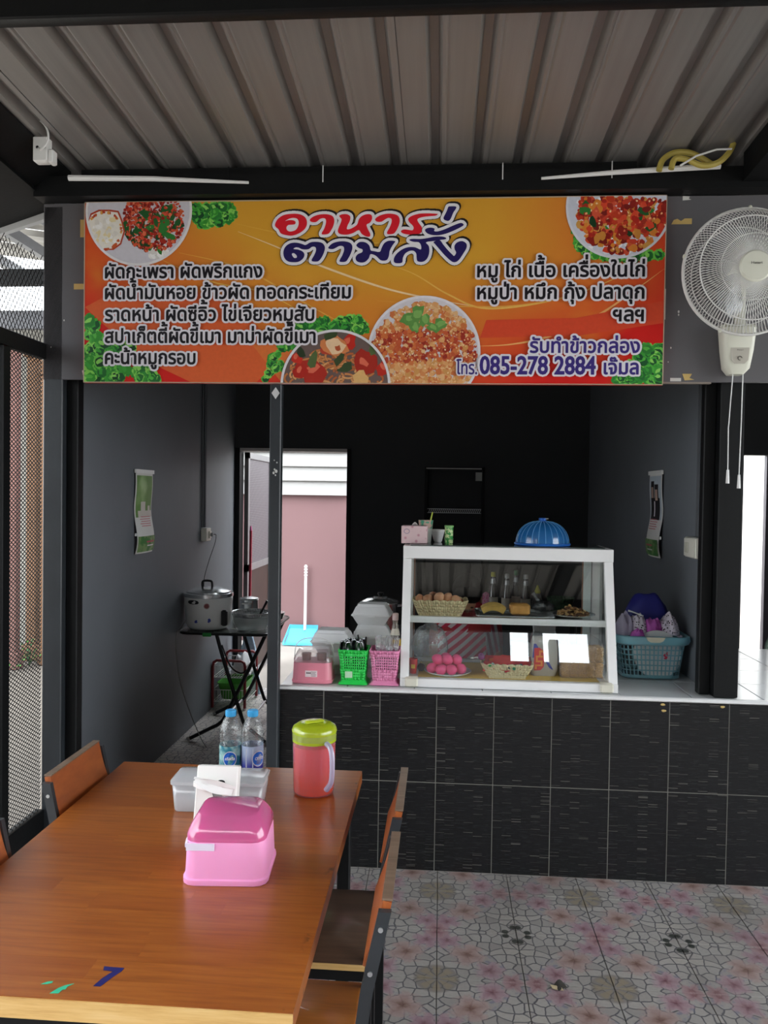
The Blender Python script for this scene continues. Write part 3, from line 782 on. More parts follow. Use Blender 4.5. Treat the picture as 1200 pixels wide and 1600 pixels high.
plate('dish_photo', (217, 330), 86, 11, '#e8e4e4', '#cfcbd2', basil_pork)
def crispy_pork(q, C, r):
    for k in range(70): q.blob(s2(rnd.uniform(905, 1030), rnd.uniform(312, 396)), .014, rnd.choice(('#e4e2ea', '#d5d2dc', '#f0eef2')), 8, .4)
    for k in range(620):
        x, y = rnd.uniform(898, 1042), rnd.uniform(309, 402)
        if (x-972)**2/70**2+(y-335)**2/60**2 > 1: continue
        q.blob(s2(x, y), rnd.uniform(.007, .016), rnd.choice(REDS+('#c23a1e', '#d9822f', '#d29a4a', '#c98437', '#d8452a')), 9, .22, rnd.uniform(1, 1.6))
        if k % 3 == 0: q.blob(s2(x+1, y-2), .005, rnd.choice(('#f0b07a', '#f2cfa0', '#e9785a')), 6, .4)
        if k % 30 == 0: q.blob(s2(x, y), .014, rnd.choice(('#1f5a28', '#2f7a33', '#153d1c')), 8, .3, 1.9)
plate('dish_photo', (967, 322), 79, 12, '#dcdce4', '#cfd2de', crispy_pork)
def omelette(q, C, r):
    for k in range(1700):
        a, t = rnd.uniform(0, 6.283), math.sqrt(rnd.random())*r*.93
        x, y = C[0]+t*math.cos(a), C[1]+t*math.sin(a)-.015
        band = abs((y-C[1]-.03)/r)
        pal = ('#b5442a', '#9c2f20', '#c65a35', '#d2703c') if band < .28 and rnd.random() < .75 else ('#d98b52', '#e2a56a', '#cf7440', '#e6b783', '#d69a58')
        q.blob((x, y), rnd.uniform(.006, .013), rnd.choice(pal), 9, .25)
        if k % 3 == 0: q.blob((x, y+.004), .004, rnd.choice(('#f0d2a6', '#eec08e')), 6, .4)
    for x, y, rr_, ro in ((640, 498, .024, .3), (652, 492, .026, 1.3), (664, 500, .022, 2.2), (686, 508, .022, .5), (675, 512, .018, 2.6), (648, 512, .02, 1.9)):
        q.blob(s2(x, y), rr_, '#5f9146', 12, .45, 1.4, ro); q.blob(s2(x+1, y-1), rr_*.6, '#7fae5c', 9, .4, 1.6, ro)
plate('dish_photo', (662, 551), 87, 13, '#e6e2e6', '#d9d4da', omelette)
def spaghetti(q, C, r):
    for k in range(240):
        a, t = rnd.uniform(0, 6.283), math.sqrt(rnd.random())*r*.8
        x, y = C[0]+t*math.cos(a), C[1]+t*math.sin(a)*.9-.02
        b = rnd.uniform(0, 6.28); R2 = rnd.uniform(.02, .05); L = [(x+R2*math.cos(b+w*.28), y+R2*math.sin(b+w*.28)*.7) for w in range(7)]
        q.line(L, .0052, '#7f3f1e'); q.line(L, .0042, rnd.choice(('#cf8a52', '#dca26a', '#c67a45', '#b9663a')))
    for x, y, rr_, c in ((570, 568, .05, '#a82a1c'), (490, 580, .055, '#b02c1d'), (545, 535, .03, '#c0281c'), (470, 582, .03, '#b5261a'), (600, 575, .03, '#bb2a1c'), (515, 545, .03, '#b8402a'), (465, 560, .022, '#c8301f')):
        q.blob(s2(x, y), rr_, c, 12, .25, 1.3); q.blob(s2(x-2, y-3), rr_*.35, '#dd6a50', 8, .4, 1.6)
    q.blob(s2(524, 541), .045, '#d9844e', 14, .15, 1.35, 2.8); q.blob(s2(524, 541), .034, '#eec9a0', 12, .2, 1.4, 2.8); q.blob(s2(528, 545), .014, '#b9542f', 9, .3)
    for x, y in ((540, 575), (530, 562), (470, 550), (585, 540), (515, 525), (490, 560)): q.blob(s2(x, y), .02, rnd.choice(('#3a4a2a', '#2b3a22', '#55683a')), 8, .4, 1.8)
    q.blob(s2(563, 592), .035, '#dfb070', 12, .2)
plate('dish_photo', (524, 602), 86, 14, '#e2dfe2', '#6d5a55', spaghetti, .0050)
# brush title: outlines traced in a 7.06x enlargement whose origin is (415,305)
K = 7.059
def T(l, off=0): return [(415+(x+off)/K, 305+y/K) for x, y in l]
red = [[T([(108,325),(135,270),(200,225),(290,210),(380,215),(440,250),(460,310),(440,370),(380,420),(300,450),(230,445),(170,425),(145,380),(115,355)]),
        T([(218,290),(260,265),(310,255),(350,265),(368,300),(360,350),(330,390),(280,405),(245,395),(232,365),(250,335),(290,330),(325,325),(333,300),(310,283),(260,280)][::-1])],
       [T([(490,275),(530,240),(600,218),(680,215),(740,235),(760,280),(750,340),(720,400),(690,432),(630,438),(622,420),(650,370),(668,310),(665,270),(640,258),(600,268),(560,300),(510,300)])],
       [T([(815,230),(850,215),(900,215),(935,240),(930,290),(905,340),(900,380),(950,370),(1010,330),(1030,270),(1070,230),(1130,213),(1170,225),(1175,270),(1150,310),(1115,330),(1130,380),(1155,430),(1150,460),(1110,460),(1060,430),(1030,390),(970,420),(900,440),(830,435),(800,410),(805,370),(830,310),(840,270),(822,248)])],
       [T([(80,270),(120,235),(190,212),(270,210),(330,230),(352,280),(340,340),(310,400),(280,430),(220,435),(212,410),(240,360),(262,300),(258,265),(225,255),(185,275),(150,297),(100,297)], 1129.4)],
       [T([(445,265),(480,235),(560,210),(660,205),(760,210),(768,218),(740,232),(640,240),(570,255),(545,275),(560,310),(590,350),(600,390),(575,425),(510,440),(420,435),(370,415),(368,395),(400,382),(450,388),(490,392),(505,365),(490,335),(455,300)], 1129.4)]]
blue = [[T([(200,630),(225,570),(280,535),(350,530),(410,545),(445,555),(500,525),(570,520),(630,535),(657,580),(645,640),(615,700),(580,735),(520,735),(512,715),(540,665),(560,610),(550,578),(515,575),(480,600),(440,605),(400,600),(370,585),(335,582),(310,598),(360,605),(410,625),(432,660),(415,705),(370,738),(310,745),(250,735),(210,695)]),
         T([(292,655),(315,645),(345,670),(345,695),(315,695)][::-1])],
        [T([(695,580),(735,540),(800,518),(880,515),(940,535),(960,580),(945,640),(915,700),(885,738),(825,740),(820,720),(848,670),(868,610),(860,572),(820,565),(780,585),(745,600),(705,597)])],
        [T([(1005,550),(1040,522),(1100,525),(1145,560),(1160,612),(1195,622),(1260,630),(1280,590),(1310,535),(1360,508),(1420,510),(1430,520),(1400,560),(1370,620),(1360,680),(1335,722),(1280,725),(1250,705),(1215,672),(1160,655),(1140,700),(1100,740),(1050,748),(1005,730),(995,690),(1020,655),(1065,635),(1070,605),(1035,590),(1008,570)])],
        [T([(455,500),(490,487),(580,488),(660,478),(740,462),(820,462),(862,478),(850,492),(790,500),(720,512),(640,525),(670,565),(677,630),(655,700),(610,738),(550,735),(537,700),(533,650),(505,620),(460,620),(410,650),(385,700),(375,750),(300,752),(285,715),(310,660),(370,608),(440,580),(520,580),(582,605),(585,560),(560,525),(500,520)], 1129.4)],
        [T([(725,520),(790,500),(830,550),(880,610),(930,660),(950,675),(972,640),(955,600),(955,560),(985,525),(1040,512),(1085,540),(1085,590),(1050,650),(1010,710),(975,740),(935,742),(890,710),(830,650),(770,580),(740,545)], 1129.4)],
        [T([(630,400),(640,375),(690,363),(735,375),(730,400),(770,405),(850,380),(940,340),(1020,312),(1052,325),(1045,345),(960,390),(860,430),(780,447),(710,445),(660,430)], 1129.4)],
        [T([(895,130),(965,130),(972,150),(940,200),(910,270),(880,290),(840,275),(835,250),(865,190),(882,145)], 1129.4)]]
def smooth_loops(letter): return [[s2(p.x, p.y) for p in crom([Vector((*q, 0)) for q in l], 3, True)] for l in letter]
def title(name, letters, col, zoff):
    mb = MB(); LL = [smooth_loops(lt) for lt in letters]; O = [L[:1] for L in LL]
    sh = [[[(x+.0045*k, y+.006*k) for x, y in l] for l in L] for L in O for k in (0, .5, 1)]
    mask2(mb, sh, .0150, to3, .0040+zoff, 2, .0014)
    mask2(mb, O, .0128, to3, .0046+zoff, 1, .0012)
    for L in LL: fill2(mb, L, to3, .0052+zoff, 0)
    return mb.build(name, [col, mat('print_white', '#ece9ec', .35, 0, .03), mat('print_black', '#1a1012', .4)], sign, sharp=0, fix=False)
title('title_lettering', red, mat('print_title_red', '#e01a2c', .35, 0, .04), 0)
title('title_lettering', blue, mat('print_title_blue', '#241a5c', .35, 0, .04), .0016)
PB = mat('print_text_black', '#17131a', .35); PW = mat('print_text_white', '#e4e0e6', .35, 0, .03); PP = mat('print_text_purple', '#3b2b7a', .35)
LN = [0]
def line(s, x0, x1, yb, h, col=PB, bold=.0022, border=.0085):
    LN[0] += 1; a, b = s2(x0, yb), s2(x1, yb)
    lettering('lettering', s, sign, [col, PW], (a[0], -.0084-.00015*LN[0], a[1]), (1, 0, 0), (0, 0, 1), (0, -1, 0), b[0]-a[0], h*.0028, bold=bold, border=border)
for s, x0, x1, yb in (('ผัดกะเพรา ผัดพริกแกง', 166, 410, 435.5), ('ผัดน้ำมันหอย ข้าวผัด ทอดกระเทียม', 166, 548, 468), ('ราดหน้า ผัดซีอิ้ว ไข่เจียวหมูสับ', 166, 491, 502), ('สปาเก็ตตี้ผัดขี้เมา มาม่าผัดขี้เมา', 166, 493, 536), ('คะน้าหมูกรอบ', 166, 306, 569),
                      ('หมู ไก่ เนื้อ เครื่องในไก่', 746, 1006, 434), ('หมูป่า หมึก กุ้ง ปลาดุก', 746, 1005, 468), ('ฯลฯ', 957, 1004, 502.5)):
    line(s, x0, x1, yb, 16.5)
line('รับทำข้าวกล่อง', 828, 998, 551.5, 16.5, PP); line('โทร.', 713, 745, 585, 15, PP, .0012, .006); line('085-278 2884', 750, 929, 584.5, 21, PP, .0028); line('เจ๊มล', 943, 996, 585, 16.5, PP)

# ------------------------------------------------------------------ wall fan
FW = mat('cream_fan_plastic', '#dcdccd', .4, 0, .05); FG = mat('white_grille_wire', '#e0dfdc', .35, .1, .03); FB = film('clear_fan_blade', '#cdd0d6', .32, .12)
fan = thing('wall_fan', 'cream wall fan with round wire grille and two pull cords on the header board', 'fan', (1.725, -.004, 2.18))
b = MB(); b.loft([rr(.030, .028, .015, .0, 0, -.03), rr(.052, .034, .02, .025, 0, -.036), rr(.062, .040, .02, .10, 0, -.042), rr(.070, .042, .02, .19, 0, -.044), rr(.066, .036, .02, .205, 0, -.038)]).build('control_box', FW, fan)
cb = [o for o in fan.children if o.name.startswith('control_box')][0]
MB().prism([(-.037, -.0835, .105), (.037, -.0845, .105), (.034, -.082, .055), (.02, -.08, .04), (-.02, -.08, .04), (-.034, -.082, .055)], (0, .002, 0)).build('switch_plate', mat('grey_beige_plate', '#b9b4a8', .5), cb, sharp=0)
MB().tube([(.008*math.cos(a*.5), -.084, .062+.008*math.sin(a*.5)) for a in range(11)], .0012, 5).build('dial_mark', PB, cb)
lettering('lettering', 'Hatari', cb, [PB], (0, -.0860, .093), (1, 0, 0), (0, 0, 1), (0, -1, 0), .026, .005, xh=.69, center=True, cell=.0003)
MB().cyl((0, -.07, .2), (0, -.075, .40), .022, .02, 10).build('neck', FW, fan)
MB().tube([(-.005, -.06, .39), (-.005, -.11, .392), (-.005, -.16, .394)], [.05, .055, .03], 18).build('motor_housing', FW, fan)
hx, hz = -.008, .394; RG = .252
def gp(r, a, y): return (hx+r*math.cos(a), y, hz+r*math.sin(a))
gr = MB().tube([gp(RG, 2*PI*k/60, -.165) for k in range(60)], .0055, 8, closed=True).tube([gp(RG, 2*PI*k/60, -.152) for k in range(60)], .0045, 8, closed=True).build('grille_ring', FG, fan)
m = MB(); m.tube([gp(.205, 2*PI*k/60, -.222) for k in range(60)], .0028, 6, closed=True); m.tube([gp(.13, 2*PI*k/48, -.24) for k in range(48)], .0016, 5, closed=True)
N = 120
for k in range(N):
    a = 2*PI*k/N
    m.tube([gp(.035, a, -.243), gp(.13, a+.03, -.2395), gp(.205, a+.07, -.2215), gp(.238, a+.12, -.19), gp(RG, a+.16, -.168)], .0016, 4, cap=False)
o = m.build('front_grille', FG, fan)
m = MB(); m.tube([gp(.20, 2*PI*k/60, -.095) for k in range(60)], .0022, 6, closed=True)
for k in range(90):
    a = 2*PI*k/90
    m.tube([gp(.05, a, -.085), gp(.20, a-.05, -.095), gp(.238, a-.12, -.125), gp(RG, a-.17, -.15)], .0011, 4, cap=False)
m.build('rear_grille', FG, fan)
for k in range(3):
    a0 = 2*PI*k/3+1.75; m = MB()
    def bl(u, v, a0=a0):
        r = .035+u*.155; w = .75*math.sin(PI*min(1, .22+u*.68))
        a = a0+.45*u+(v-.5)*1.6*w; return (hx+r*math.cos(a), -.165+(v-.5)*.05, hz+r*math.sin(a))
    m.slab(bl, 8, 8, .002); m.build('fan_blade', FB, fan)
hub = MB().tube([(hx, -.235, hz), (hx, -.248, hz), (hx, -.254, hz), (hx, -.256, hz)], [.062, .062, .056, .02], 36).build('hub_cap', FW, fan)
lettering('lettering', 'Hatari', hub, [PB], (hx, -.2568, hz+.004), (1, 0, 0), (0, 0, 1), (0, -1, 0), .042, .0105, xh=.69, center=True, cell=.0004)
m = MB()
for q in (1.55, 2.9, 4.3, 5.6): MB().ball(gp(RG+.002, q, -.162), .009, .009, .012, 8, 6).build('grille_clip', FW, fan)
for x0, pts in ((-.014, [(-.014, -.05, .01), (-.022, -.05, -.12), (-.026, -.05, -.20), (-.028, -.05, -.225), (-.026, -.05, -.40)]), (.026, [(.026, -.05, .01), (.024, -.05, -.20), (.020, -.05, -.42)])):
    cd = MB().tube(pts, .0022, 6).build('pull_cord', WHITE, fan); e = pts[-1]
    MB().cyl((e[0], e[1], e[2]+.002), (e[0], e[1], e[2]-.055), .005, .0075, 10).build('cord_tip', WHITE, cd)
# ------------------------------------------------------------------ shared small-object makers
def solid(o, th, off=-1):
    md = o.modifiers.new('thickness', 'SOLIDIFY'); md.thickness = th; md.offset = off; return o
def perforated(mb, fn, nu, nv, hole, k=.6, kv=None, mi=0):
    """closed wall fn(u,v) of nu x nv cells; cells with hole(i,j) keep only a frame round an opening"""
    kv = k if kv is None else kv
    for j in range(nv):
        for i in range(nu):
            c = [Vector(fn(i/nu, j/nv)), Vector(fn((i+1)/nu, j/nv)), Vector(fn((i+1)/nu, (j+1)/nv)), Vector(fn(i/nu, (j+1)/nv))]
            if not hole(i, j): mb.add(c, [(0, 1, 2, 3)], mi); continue
            L = lambda s, t: c[0]*(1-s)*(1-t)+c[1]*s*(1-t)+c[2]*s*t+c[3]*(1-s)*t
            a, b = (1-k)/2, (1-kv)/2
            q = [L(a, b), L(1-a, b), L(1-a, 1-b), L(a, 1-b)]
            mb.add(c+q, [(0, 1, 5, 4), (1, 2, 6, 5), (2, 3, 7, 6), (3, 0, 4, 7)], mi)
    return mb
def rrp(hx, hy, r, u):
    """point at fraction u of a rounded rectangle's outline"""
    L = [2*(hy-r), PI*r/2, 2*(hx-r), PI*r/2]*2; tot = sum(L); s = (u % 1)*tot
    for k, l in enumerate(L):
        if s <= l or k == 7:
            t = s/l if l > 0 else 0; break
        s -= l
    cs = [(hx, -(hy-r), hx, hy-r), None, (hx-r, hy, -(hx-r), hy), None, (-hx, hy-r, -hx, -(hy-r)), None, (-(hx-r), -hy, hx-r, -hy), None]
    if cs[k]: a = cs[k]; return (a[0]+(a[2]-a[0])*t, a[1]+(a[3]-a[1])*t)
    ctr = {1: (hx-r, hy-r, 0), 3: (-(hx-r), hy-r, .5), 5: (-(hx-r), -(hy-r), 1), 7: (hx-r, -(hy-r), 1.5)}[k]
    an = (ctr[2]+.5*t)*PI; return (ctr[0]+r*math.cos(an), ctr[1]+r*math.sin(an))
def wall_fn(h0, h1, r, z0, z1, scal=0, ns=0):
    def f(u, v):
        hx, hy = h0[0]+(h1[0]-h0[0])*v, h0[1]+(h1[1]-h0[1])*v
        x, y = rrp(hx, hy, r, u); z = z0+(z1-z0)*v
        if scal and v > .99: z += scal*abs(math.sin(PI*u*ns))
        return (x, y, z)
    return f
GLASS = film('clear_glass', '#f4faf8', .0, .0, .0)
CLEARP = film('clear_plastic', '#eef1f4', .10, .08, .15)
BAGP = film('crinkled_clear_bag', '#dfe5ea', .22, .12, .5, .5, .9, 30)
CASEW = mat('white_case_frame', '#ecebea', .35, 0, .03)

# ------------------------------------------------------------------ display case
OX, OY, OZ = .8125, .0, .803
dc = thing('display_case', 'white framed glass food display case with sloping front on the counter', 'display case', (OX, OY, OZ))
hw = .478
def slope(z): return .047+(z/.57)*.155       # front plane: Y at height z above the base
bk = .52
MB().box(-hw, hw, .047, .085, .0, .036).box(-hw, hw, bk-.03, bk, 0, .036).box(-hw, -hw+.035, .085, bk-.03, 0, .036).box(hw-.035, hw, .085, bk-.03, 0, .036).build('base_frame', CASEW, dc, sharp=0)
MB().box(-hw+.035, hw-.035, .085, bk-.03, .016, .030).build('floor_panel', CASEW, dc, sharp=0)
for sx in (-1, 1):
    x0 = sx*(hw-.019)
    p0 = (x0, slope(.03)+.017, .03); p1 = (x0, slope(.58)+.017, .575)
    MB().bar(p0, p1, .038, .034, up=(0, 1, 0)).build('front_post', CASEW, dc, sharp=0)
    MB().bar((x0, bk-.017, .03), (x0, bk-.017, .575), .038, .034, up=(0, 1, 0)).build('rear_post', CASEW, dc, sharp=0)
    MB().chamf(sx*(hw-.05)-.028, sx*(hw-.05)+.03, .036, .09, -.001, .042, .006).build('corner_foot', mat('cream_corner_cap', '#d8d4c4', .45), dc)
m = MB(); yt = slope(.565)
m.box(-hw, hw, yt-.01, yt+.035, .562, .618).box(-hw, hw, bk-.035, bk, .562, .618).box(-hw, -hw+.04, yt+.035, bk-.035, .562, .618).box(hw-.04, hw, yt+.035, bk-.035, .562, .618)
m.build('top_frame', CASEW, dc, sharp=0)
MB().box(-hw+.03, hw-.03, yt+.03, bk-.03, .618, .623).build('top_glass', film('grey_green_glass', '#7f8c88', .55, .03, .5), dc, sharp=0)
MB().prism([(-hw+.036, slope(.036)+.012, .036), (hw-.036, slope(.036)+.012, .036), (hw-.036, slope(.565)+.012, .565), (-hw+.036, slope(.565)+.012, .565)], (0, .004, 0)).build('front_glass', film('front_pane_glass', '#f4faf8', .0, .0, .40), dc, sharp=0)
for sx in (-1, 1):
    MB().prism([(sx*(hw-.012), slope(.036)+.034, .036), (sx*(hw-.012), bk-.034, .036), (sx*(hw-.012), bk-.034, .562), (sx*(hw-.012), slope(.562)+.034, .562)], (.004, 0, 0)).build('side_glass', GLASS, dc, sharp=0)
MB().box(-hw+.04, hw-.04, .13, bk-.036, .282, .288).build('shelf_glass', GLASS, dc, sharp=0)
MB().box(-hw+.037, hw-.037, slope(.29)+.012+.008, slope(.29)+.045, .272, .300).build('shelf_bar', CASEW, dc, sharp=0)
BRN = mat('brown_edge_strip', '#8a5f48', .6)
for x in (-hw+.045, hw-.085): MB().box(x-.003, x+.003, bk-.045, bk-.038, .04, .56).build('sliding_track', BRN, dc, sharp=0)
ml = MB().box(hw-.082, hw-.045, bk-.046, bk-.037, .04, .56).build('rear_slider', mat('pale_case_slider', '#cdd6d4', .4), dc, sharp=0)

SZ = OZ+.288      # shelf top
FZ = OZ+.030      # case floor
def tagm(mb, name, mt_, label, cat, loc=(0, 0, 0), rotz=0, group=None, sharp=38):
    o = mb.build(name, mt_, None, loc, (0, 0, rotz), sharp); return tag(o, label, cat, group)
g = G('yellow_woven_mat'); P_ = g.xyz(g.obj())
chk = g.mt('MULTIPLY', g.mt('SINE', g.mt('MULTIPLY', P_[0], 900.0)), g.mt('SINE', g.mt('MULTIPLY', P_[1], 900.0)))
YM = g.end(g.bsdf(Base_Color=g.mix(g.step(chk, -.4, .4), '#c79a2c', '#e6c766'), Roughness=.7))
tagm(MB().chamf(-.40, .41, -.0, .33, 0, .003, .001), 'case_mat', YM, 'yellow woven mat lining the floor of the display case', 'mat', (OX, .11, FZ+.0005))
MZ = FZ+.004
# scalloped cream baskets
CREAM = mat('cream_basket_plastic', '#e0cfa2', .5, 0, .06)
def scallop_basket(label, loc, h0, h1, hgt, rotz=0):
    t = thing('plastic_basket', label, 'basket', loc, rotz)
    m = MB(); perforated(m, wall_fn(h0, h1, .02, .003, hgt, .006, 22), 66, 5, lambda i, j: (j in (1, 3) and (i+j//2) % 3 == 0), .45)
    solid(m.build('wall', CREAM, t), .002)
    MB().loft([rr(h0[0], h0[1], .02, 0), rr(h0[0], h0[1], .02, .004)]).build('base', CREAM, t)
    m = MB()
    for k in range(12): x = -h0[0]*.9+2*h0[0]*.9*k/11; m.box(x-.005, x+.005, -h0[1]-.003, -h0[1]+.002, 0, .008)
    m.build('foot_rim', CREAM, t, sharp=0)
    return t
scallop_basket('cream scalloped basket of brown eggs on the case shelf', (.508, .29, SZ+.001), (.100, .055), (.130, .075), .072)
EGG = [mat('brown_egg_shell_%d' % k, c, .5, 0, .08, 30, sss=.1) for k, c in enumerate(('#d49a72', '#c98a63', '#dfa780', '#b9764f'))]
em = []
for mt_ in EGG:
    m = MB(); m.loft([circ(.0235*math.sqrt(max(1e-4, 1-t*t))*(1-.13*t), .0285*t, 16) for t in [math.sin(PI*(k/12-.5)) for k in range(13)]])
    me = m.mesh('egg'); me.materials.append(mt_); me.shade_smooth(); em.append(me)
eggs = [(.425, .275, .058, 0), (.47, .268, .060, 2), (.515, .262, .062, 2), (.56, .268, .060, 0), (.596, .285, .060, 2), (.43, .318, .060, 1), (.475, .316, .060, 0), (.52, .314, .060, 1), (.566, .316, .060, 0), (.595, .325, .075, 3),
        (.412, .292, .092, 1), (.448, .285, .096, 0), (.503, .278, .108, 2), (.542, .288, .104, 0), (.582, .282, .096, 2), (.475, .32, .106, 3)]
for i, (x, y, z, k) in enumerate(eggs):
    o = link('egg', em[k], None, (x, y, SZ+z-.024), (rnd.uniform(-1.2, 1.2), rnd.uniform(-1.2, 1.2), rnd.uniform(0, 6)))
    tag(o, 'brown hen egg in the cream basket on the case shelf', 'egg', 'brown eggs in the shelf basket')
# metal tray with two pieces of omelette
tr = thing('metal_tray', 'shallow steel tray on the case shelf', 'tray', (.855, .30, SZ+.001))
m = MB(); m.loft([rr(.155, .10, .02, .001), rr(.165, .11, .02, .012), rr(.180, .125, .02, .016)], cap=(True, False)); solid(m.build('dish', CHROME, tr), .0015, 1)
MB().tube([(*p[:2], .016) for p in rr(.180, .125, .02, .016, n=4)], .002, 6, closed=True).build('rim', CHROME, tr)
OM = mat('fried_egg_omelette', '#cda75a', .6, 0, .3, 40, bump=.5, bs=60); OMB = mat('browned_omelette', '#c9924a', .6, 0, .4, 35, bump=.5, bs=60)
m = MB(); m.slab(lambda u, v: (-.058+.116*u, -.035+.07*v, .008+.040*math.sin(PI*min(1, max(0, .08+.84*u)))**.6*(1-.35*(2*v-1)**2)), 12, 6, .03)
tagm(m, 'omelette_roll', OM, 'rounded golden omelette roll on the steel tray', 'food', (.757, .275, SZ+.022))
tagm(MB().chamf(-.045, .045, -.035, .035, 0, .052, .008), 'omelette_block', OMB, 'square browned omelette block on the steel tray', 'food', (.880, .275, SZ+.0135), .06)
# plate of fried garlic
pl = thing('serving_plate', 'steel plate holding chopped fried meat beside the omelette tray', 'plate', (1.135, .33, SZ+.001))
m = MB(); m.lathe([(.03, .001), (.06, .002), (.09, .010), (.105, .016)], 28, cap=(True, False)); solid(m.build('dish', CHROME, pl), .0015, 1)
fm = [mat('fried_bit_%d' % k, c, .7, 0, .3, 60) for k, c in enumerate(('#b98d55', '#d0ac76', '#7e5632', '#5a3a24'))]
m = MB()
for k in range(190):
    a, r = rnd.uniform(0, 6.28), .075*math.sqrt(rnd.random()); z = .012+.05*(1-r/.08)*rnd.random()
    m.ball((r*math.cos(a), r*math.sin(a), z), rnd.uniform(.006, .014), rnd.uniform(.005, .01), rnd.uniform(.004, .008), 6, 4, rnd.randrange(4), .5)
o = m.build('chopped_meat', fm, pl); o['kind'] = 'stuff'
# knotted black bag beside the plate
m = MB(); m.ball((0, 0, .03), .05, .04, .03, 16, 10, jit=.25); m.tube([(-.02, 0, .05), (-.035, .0, .075), (-.05, .005, .095)], [.012, .006, .012], 8)
tagm(m, 'plastic_bag', film('grey_black_bag', '#4a4d50', .55, .15, .5, .3, .8, 40), 'small crumpled grey plastic bag on the case shelf', 'bag', (1.01, .435, SZ+.001))
# lower level: bag, cup, pink eggs, sweets, sugar bag, noodles
m = MB(); m.ball((0, 0, .095), .085, .07, .10, 22, 14, jit=.16); m.tube([(.01, 0, .17), (.02, .0, .195), (.0, .01, .215)], [.03, .012, .03], 10)
tagm(m, 'plastic_bag', BAGP, 'large crumpled clear plastic bag at the corner of the case floor', 'bag', (.462, .35, MZ+.006))
rc = thing('paper_cup', 'red and yellow paper cup beside the big plastic bag in the case', 'cup', (.389, .165, MZ))
m = MB(); m.lathe([(.014, 0), (.0205, .064), (.0205, .068)], 18, cap=(True, False)); solid(m.build('cup_wall', mat('red_cup', '#c8261f', .45), rc), .0012)
m = MB()
for k in range(5): a = -1.9+k*.16; m.box(.0185*math.cos(a)-.003, .0185*math.cos(a)+.003, .0185*math.sin(a)-.002, .0185*math.sin(a)+.001, .026, .044)
m.build('yellow_print', mat('yellow_print', '#e3b23c', .5), rc, sharp=0)
tagm(MB().ball((0, 0, .018), .019, .016, .018, 12, 8, jit=.2), 'dark_sweet', mat('dark_brown_sweet', '#4a352a', .4), 'dark brown wrapped sweet beside the red paper cup', 'sweet', (.425, .215, MZ))
pt = thing('dinner_plate', 'white plate under the pink eggs in the case', 'plate', (.548, .185, MZ))
m = MB(); m.lathe([(.05, .001), (.075, .002), (.100, .012), (.108, .016)], 32, cap=(True, False)); solid(m.build('dish', WHITEP, pt), .002, 1)
PINKE = mat('bright_pink_egg', '#f4568c', .45, 0, .05, 30, sss=.1)
m = MB(); m.loft([circ(.0245*math.sqrt(max(1e-4, 1-t*t))*(1-.1*t), .028*t, 18) for t in [math.sin(PI*(k/12-.5)) for k in range(13)]])
pe = m.mesh('pink_egg'); pe.materials.append(PINKE); pe.shade_smooth()
for x, y, z in ((.475, .145, .028), (.519, .125, .027), (.565, .125, .027), (.607, .15, .028), (.500, .19, .027), (.548, .178, .027), (.594, .195, .027), (.52, .235, .029), (.57, .235, .029), (.500, .16, .066), (.546, .152, .068), (.588, .168, .066), (.54, .20, .066)):
    o = link('pink_egg', pe, None, (x, y, MZ+z+.002), (rnd.uniform(1.2, 1.9), rnd.uniform(-.4, .4), rnd.uniform(0, 6)))
    tag(o, 'bright pink egg piled on the white plate in the case', 'egg', 'pink eggs on the plate')
scallop_basket('cream scalloped basket of packaged sweets on the case floor', (.815, .165, MZ), (.085, .05), (.118, .068), .062)
# sweets: flat crimped packets and small twist wraps
PK = [mat('packet_%d' % k, c, .25, 0, .35, 25) for k, c in enumerate(('#c92a22', '#d8541f', '#b81f2a', '#c4342f'))]
pk = []
for mt_ in PK:
    m = MB(); m.slab(lambda u, v: (-.045+.09*u, -.03+.06*v, .006*math.sin(PI*u)**.5*math.sin(PI*v)**.5), 8, 8, .007)
    for e in (-1, 1): m.box(e*.045-.004, e*.045+.004, -.03, .03, -.004, -.002)
    me = m.mesh('sweet_packet'); me.materials.append(mt_); me.materials.append(PW); pk.append(me)
    k0 = len(me.polygons)
pp = [(.755, .135, .052, 0), (.845, .130, .054, 2), (.79, .175, .058, 1), (.88, .17, .055, 3), (.765, .205, .06, 2), (.84, .21, .062, 0), (.90, .205, .058, 1), (.80, .15, .068, 3), (.86, .165, .070, 0)]
for x, y, z, k in pp:
    o = link('sweet_packet', pk[k], None, (x, y, MZ+z), (rnd.uniform(.5, .9), rnd.uniform(-.15, .15), rnd.uniform(-.3, .3)))
    tag(o, 'shiny red sweet packet lying in the cream basket', 'sweet packet', 'red sweet packets')
for k in range(14):
    x, y = .735+.0125*k, .112+.012*(k % 3); c = ('#2f9a4a', '#3a4a52', '#c9d6cf', '#b42a3a', '#1f7a55')[k % 5]
    m = MB(); m.ball((0, 0, 0), .010, .009, .009, 10, 7); m.tube([(-.008, 0, 0), (-.018, 0, .002)], [.003, .008], 6); m.tube([(.008, 0, 0), (.018, 0, -.002)], [.003, .008], 6)
    o = m.build('twist_sweet', mat('wrap_'+c[1:], c, .25, 0, .2), None, (x, y, MZ+.052), (0, rnd.uniform(-.5, .5), rnd.uniform(0, 3))); tag(o, 'small twist-wrapped sweet near the front of the cream basket', 'sweet', 'twist-wrapped sweets')
lp = thing('lollipop', 'purple wrapped lollipop leaning from the sweets basket', 'lollipop', (.70, .175, MZ+.072), .3)
MB().ball((0, 0, .012), .016, .013, .016, 12, 8, jit=.15).build('sweet', mat('purple_wrap', '#7d2a6c', .25, 0, .4, 60), lp); MB().cyl((-.012, 0, .01), (-.05, 0, .006), .0018, n=6).build('stick', WHITE, lp)
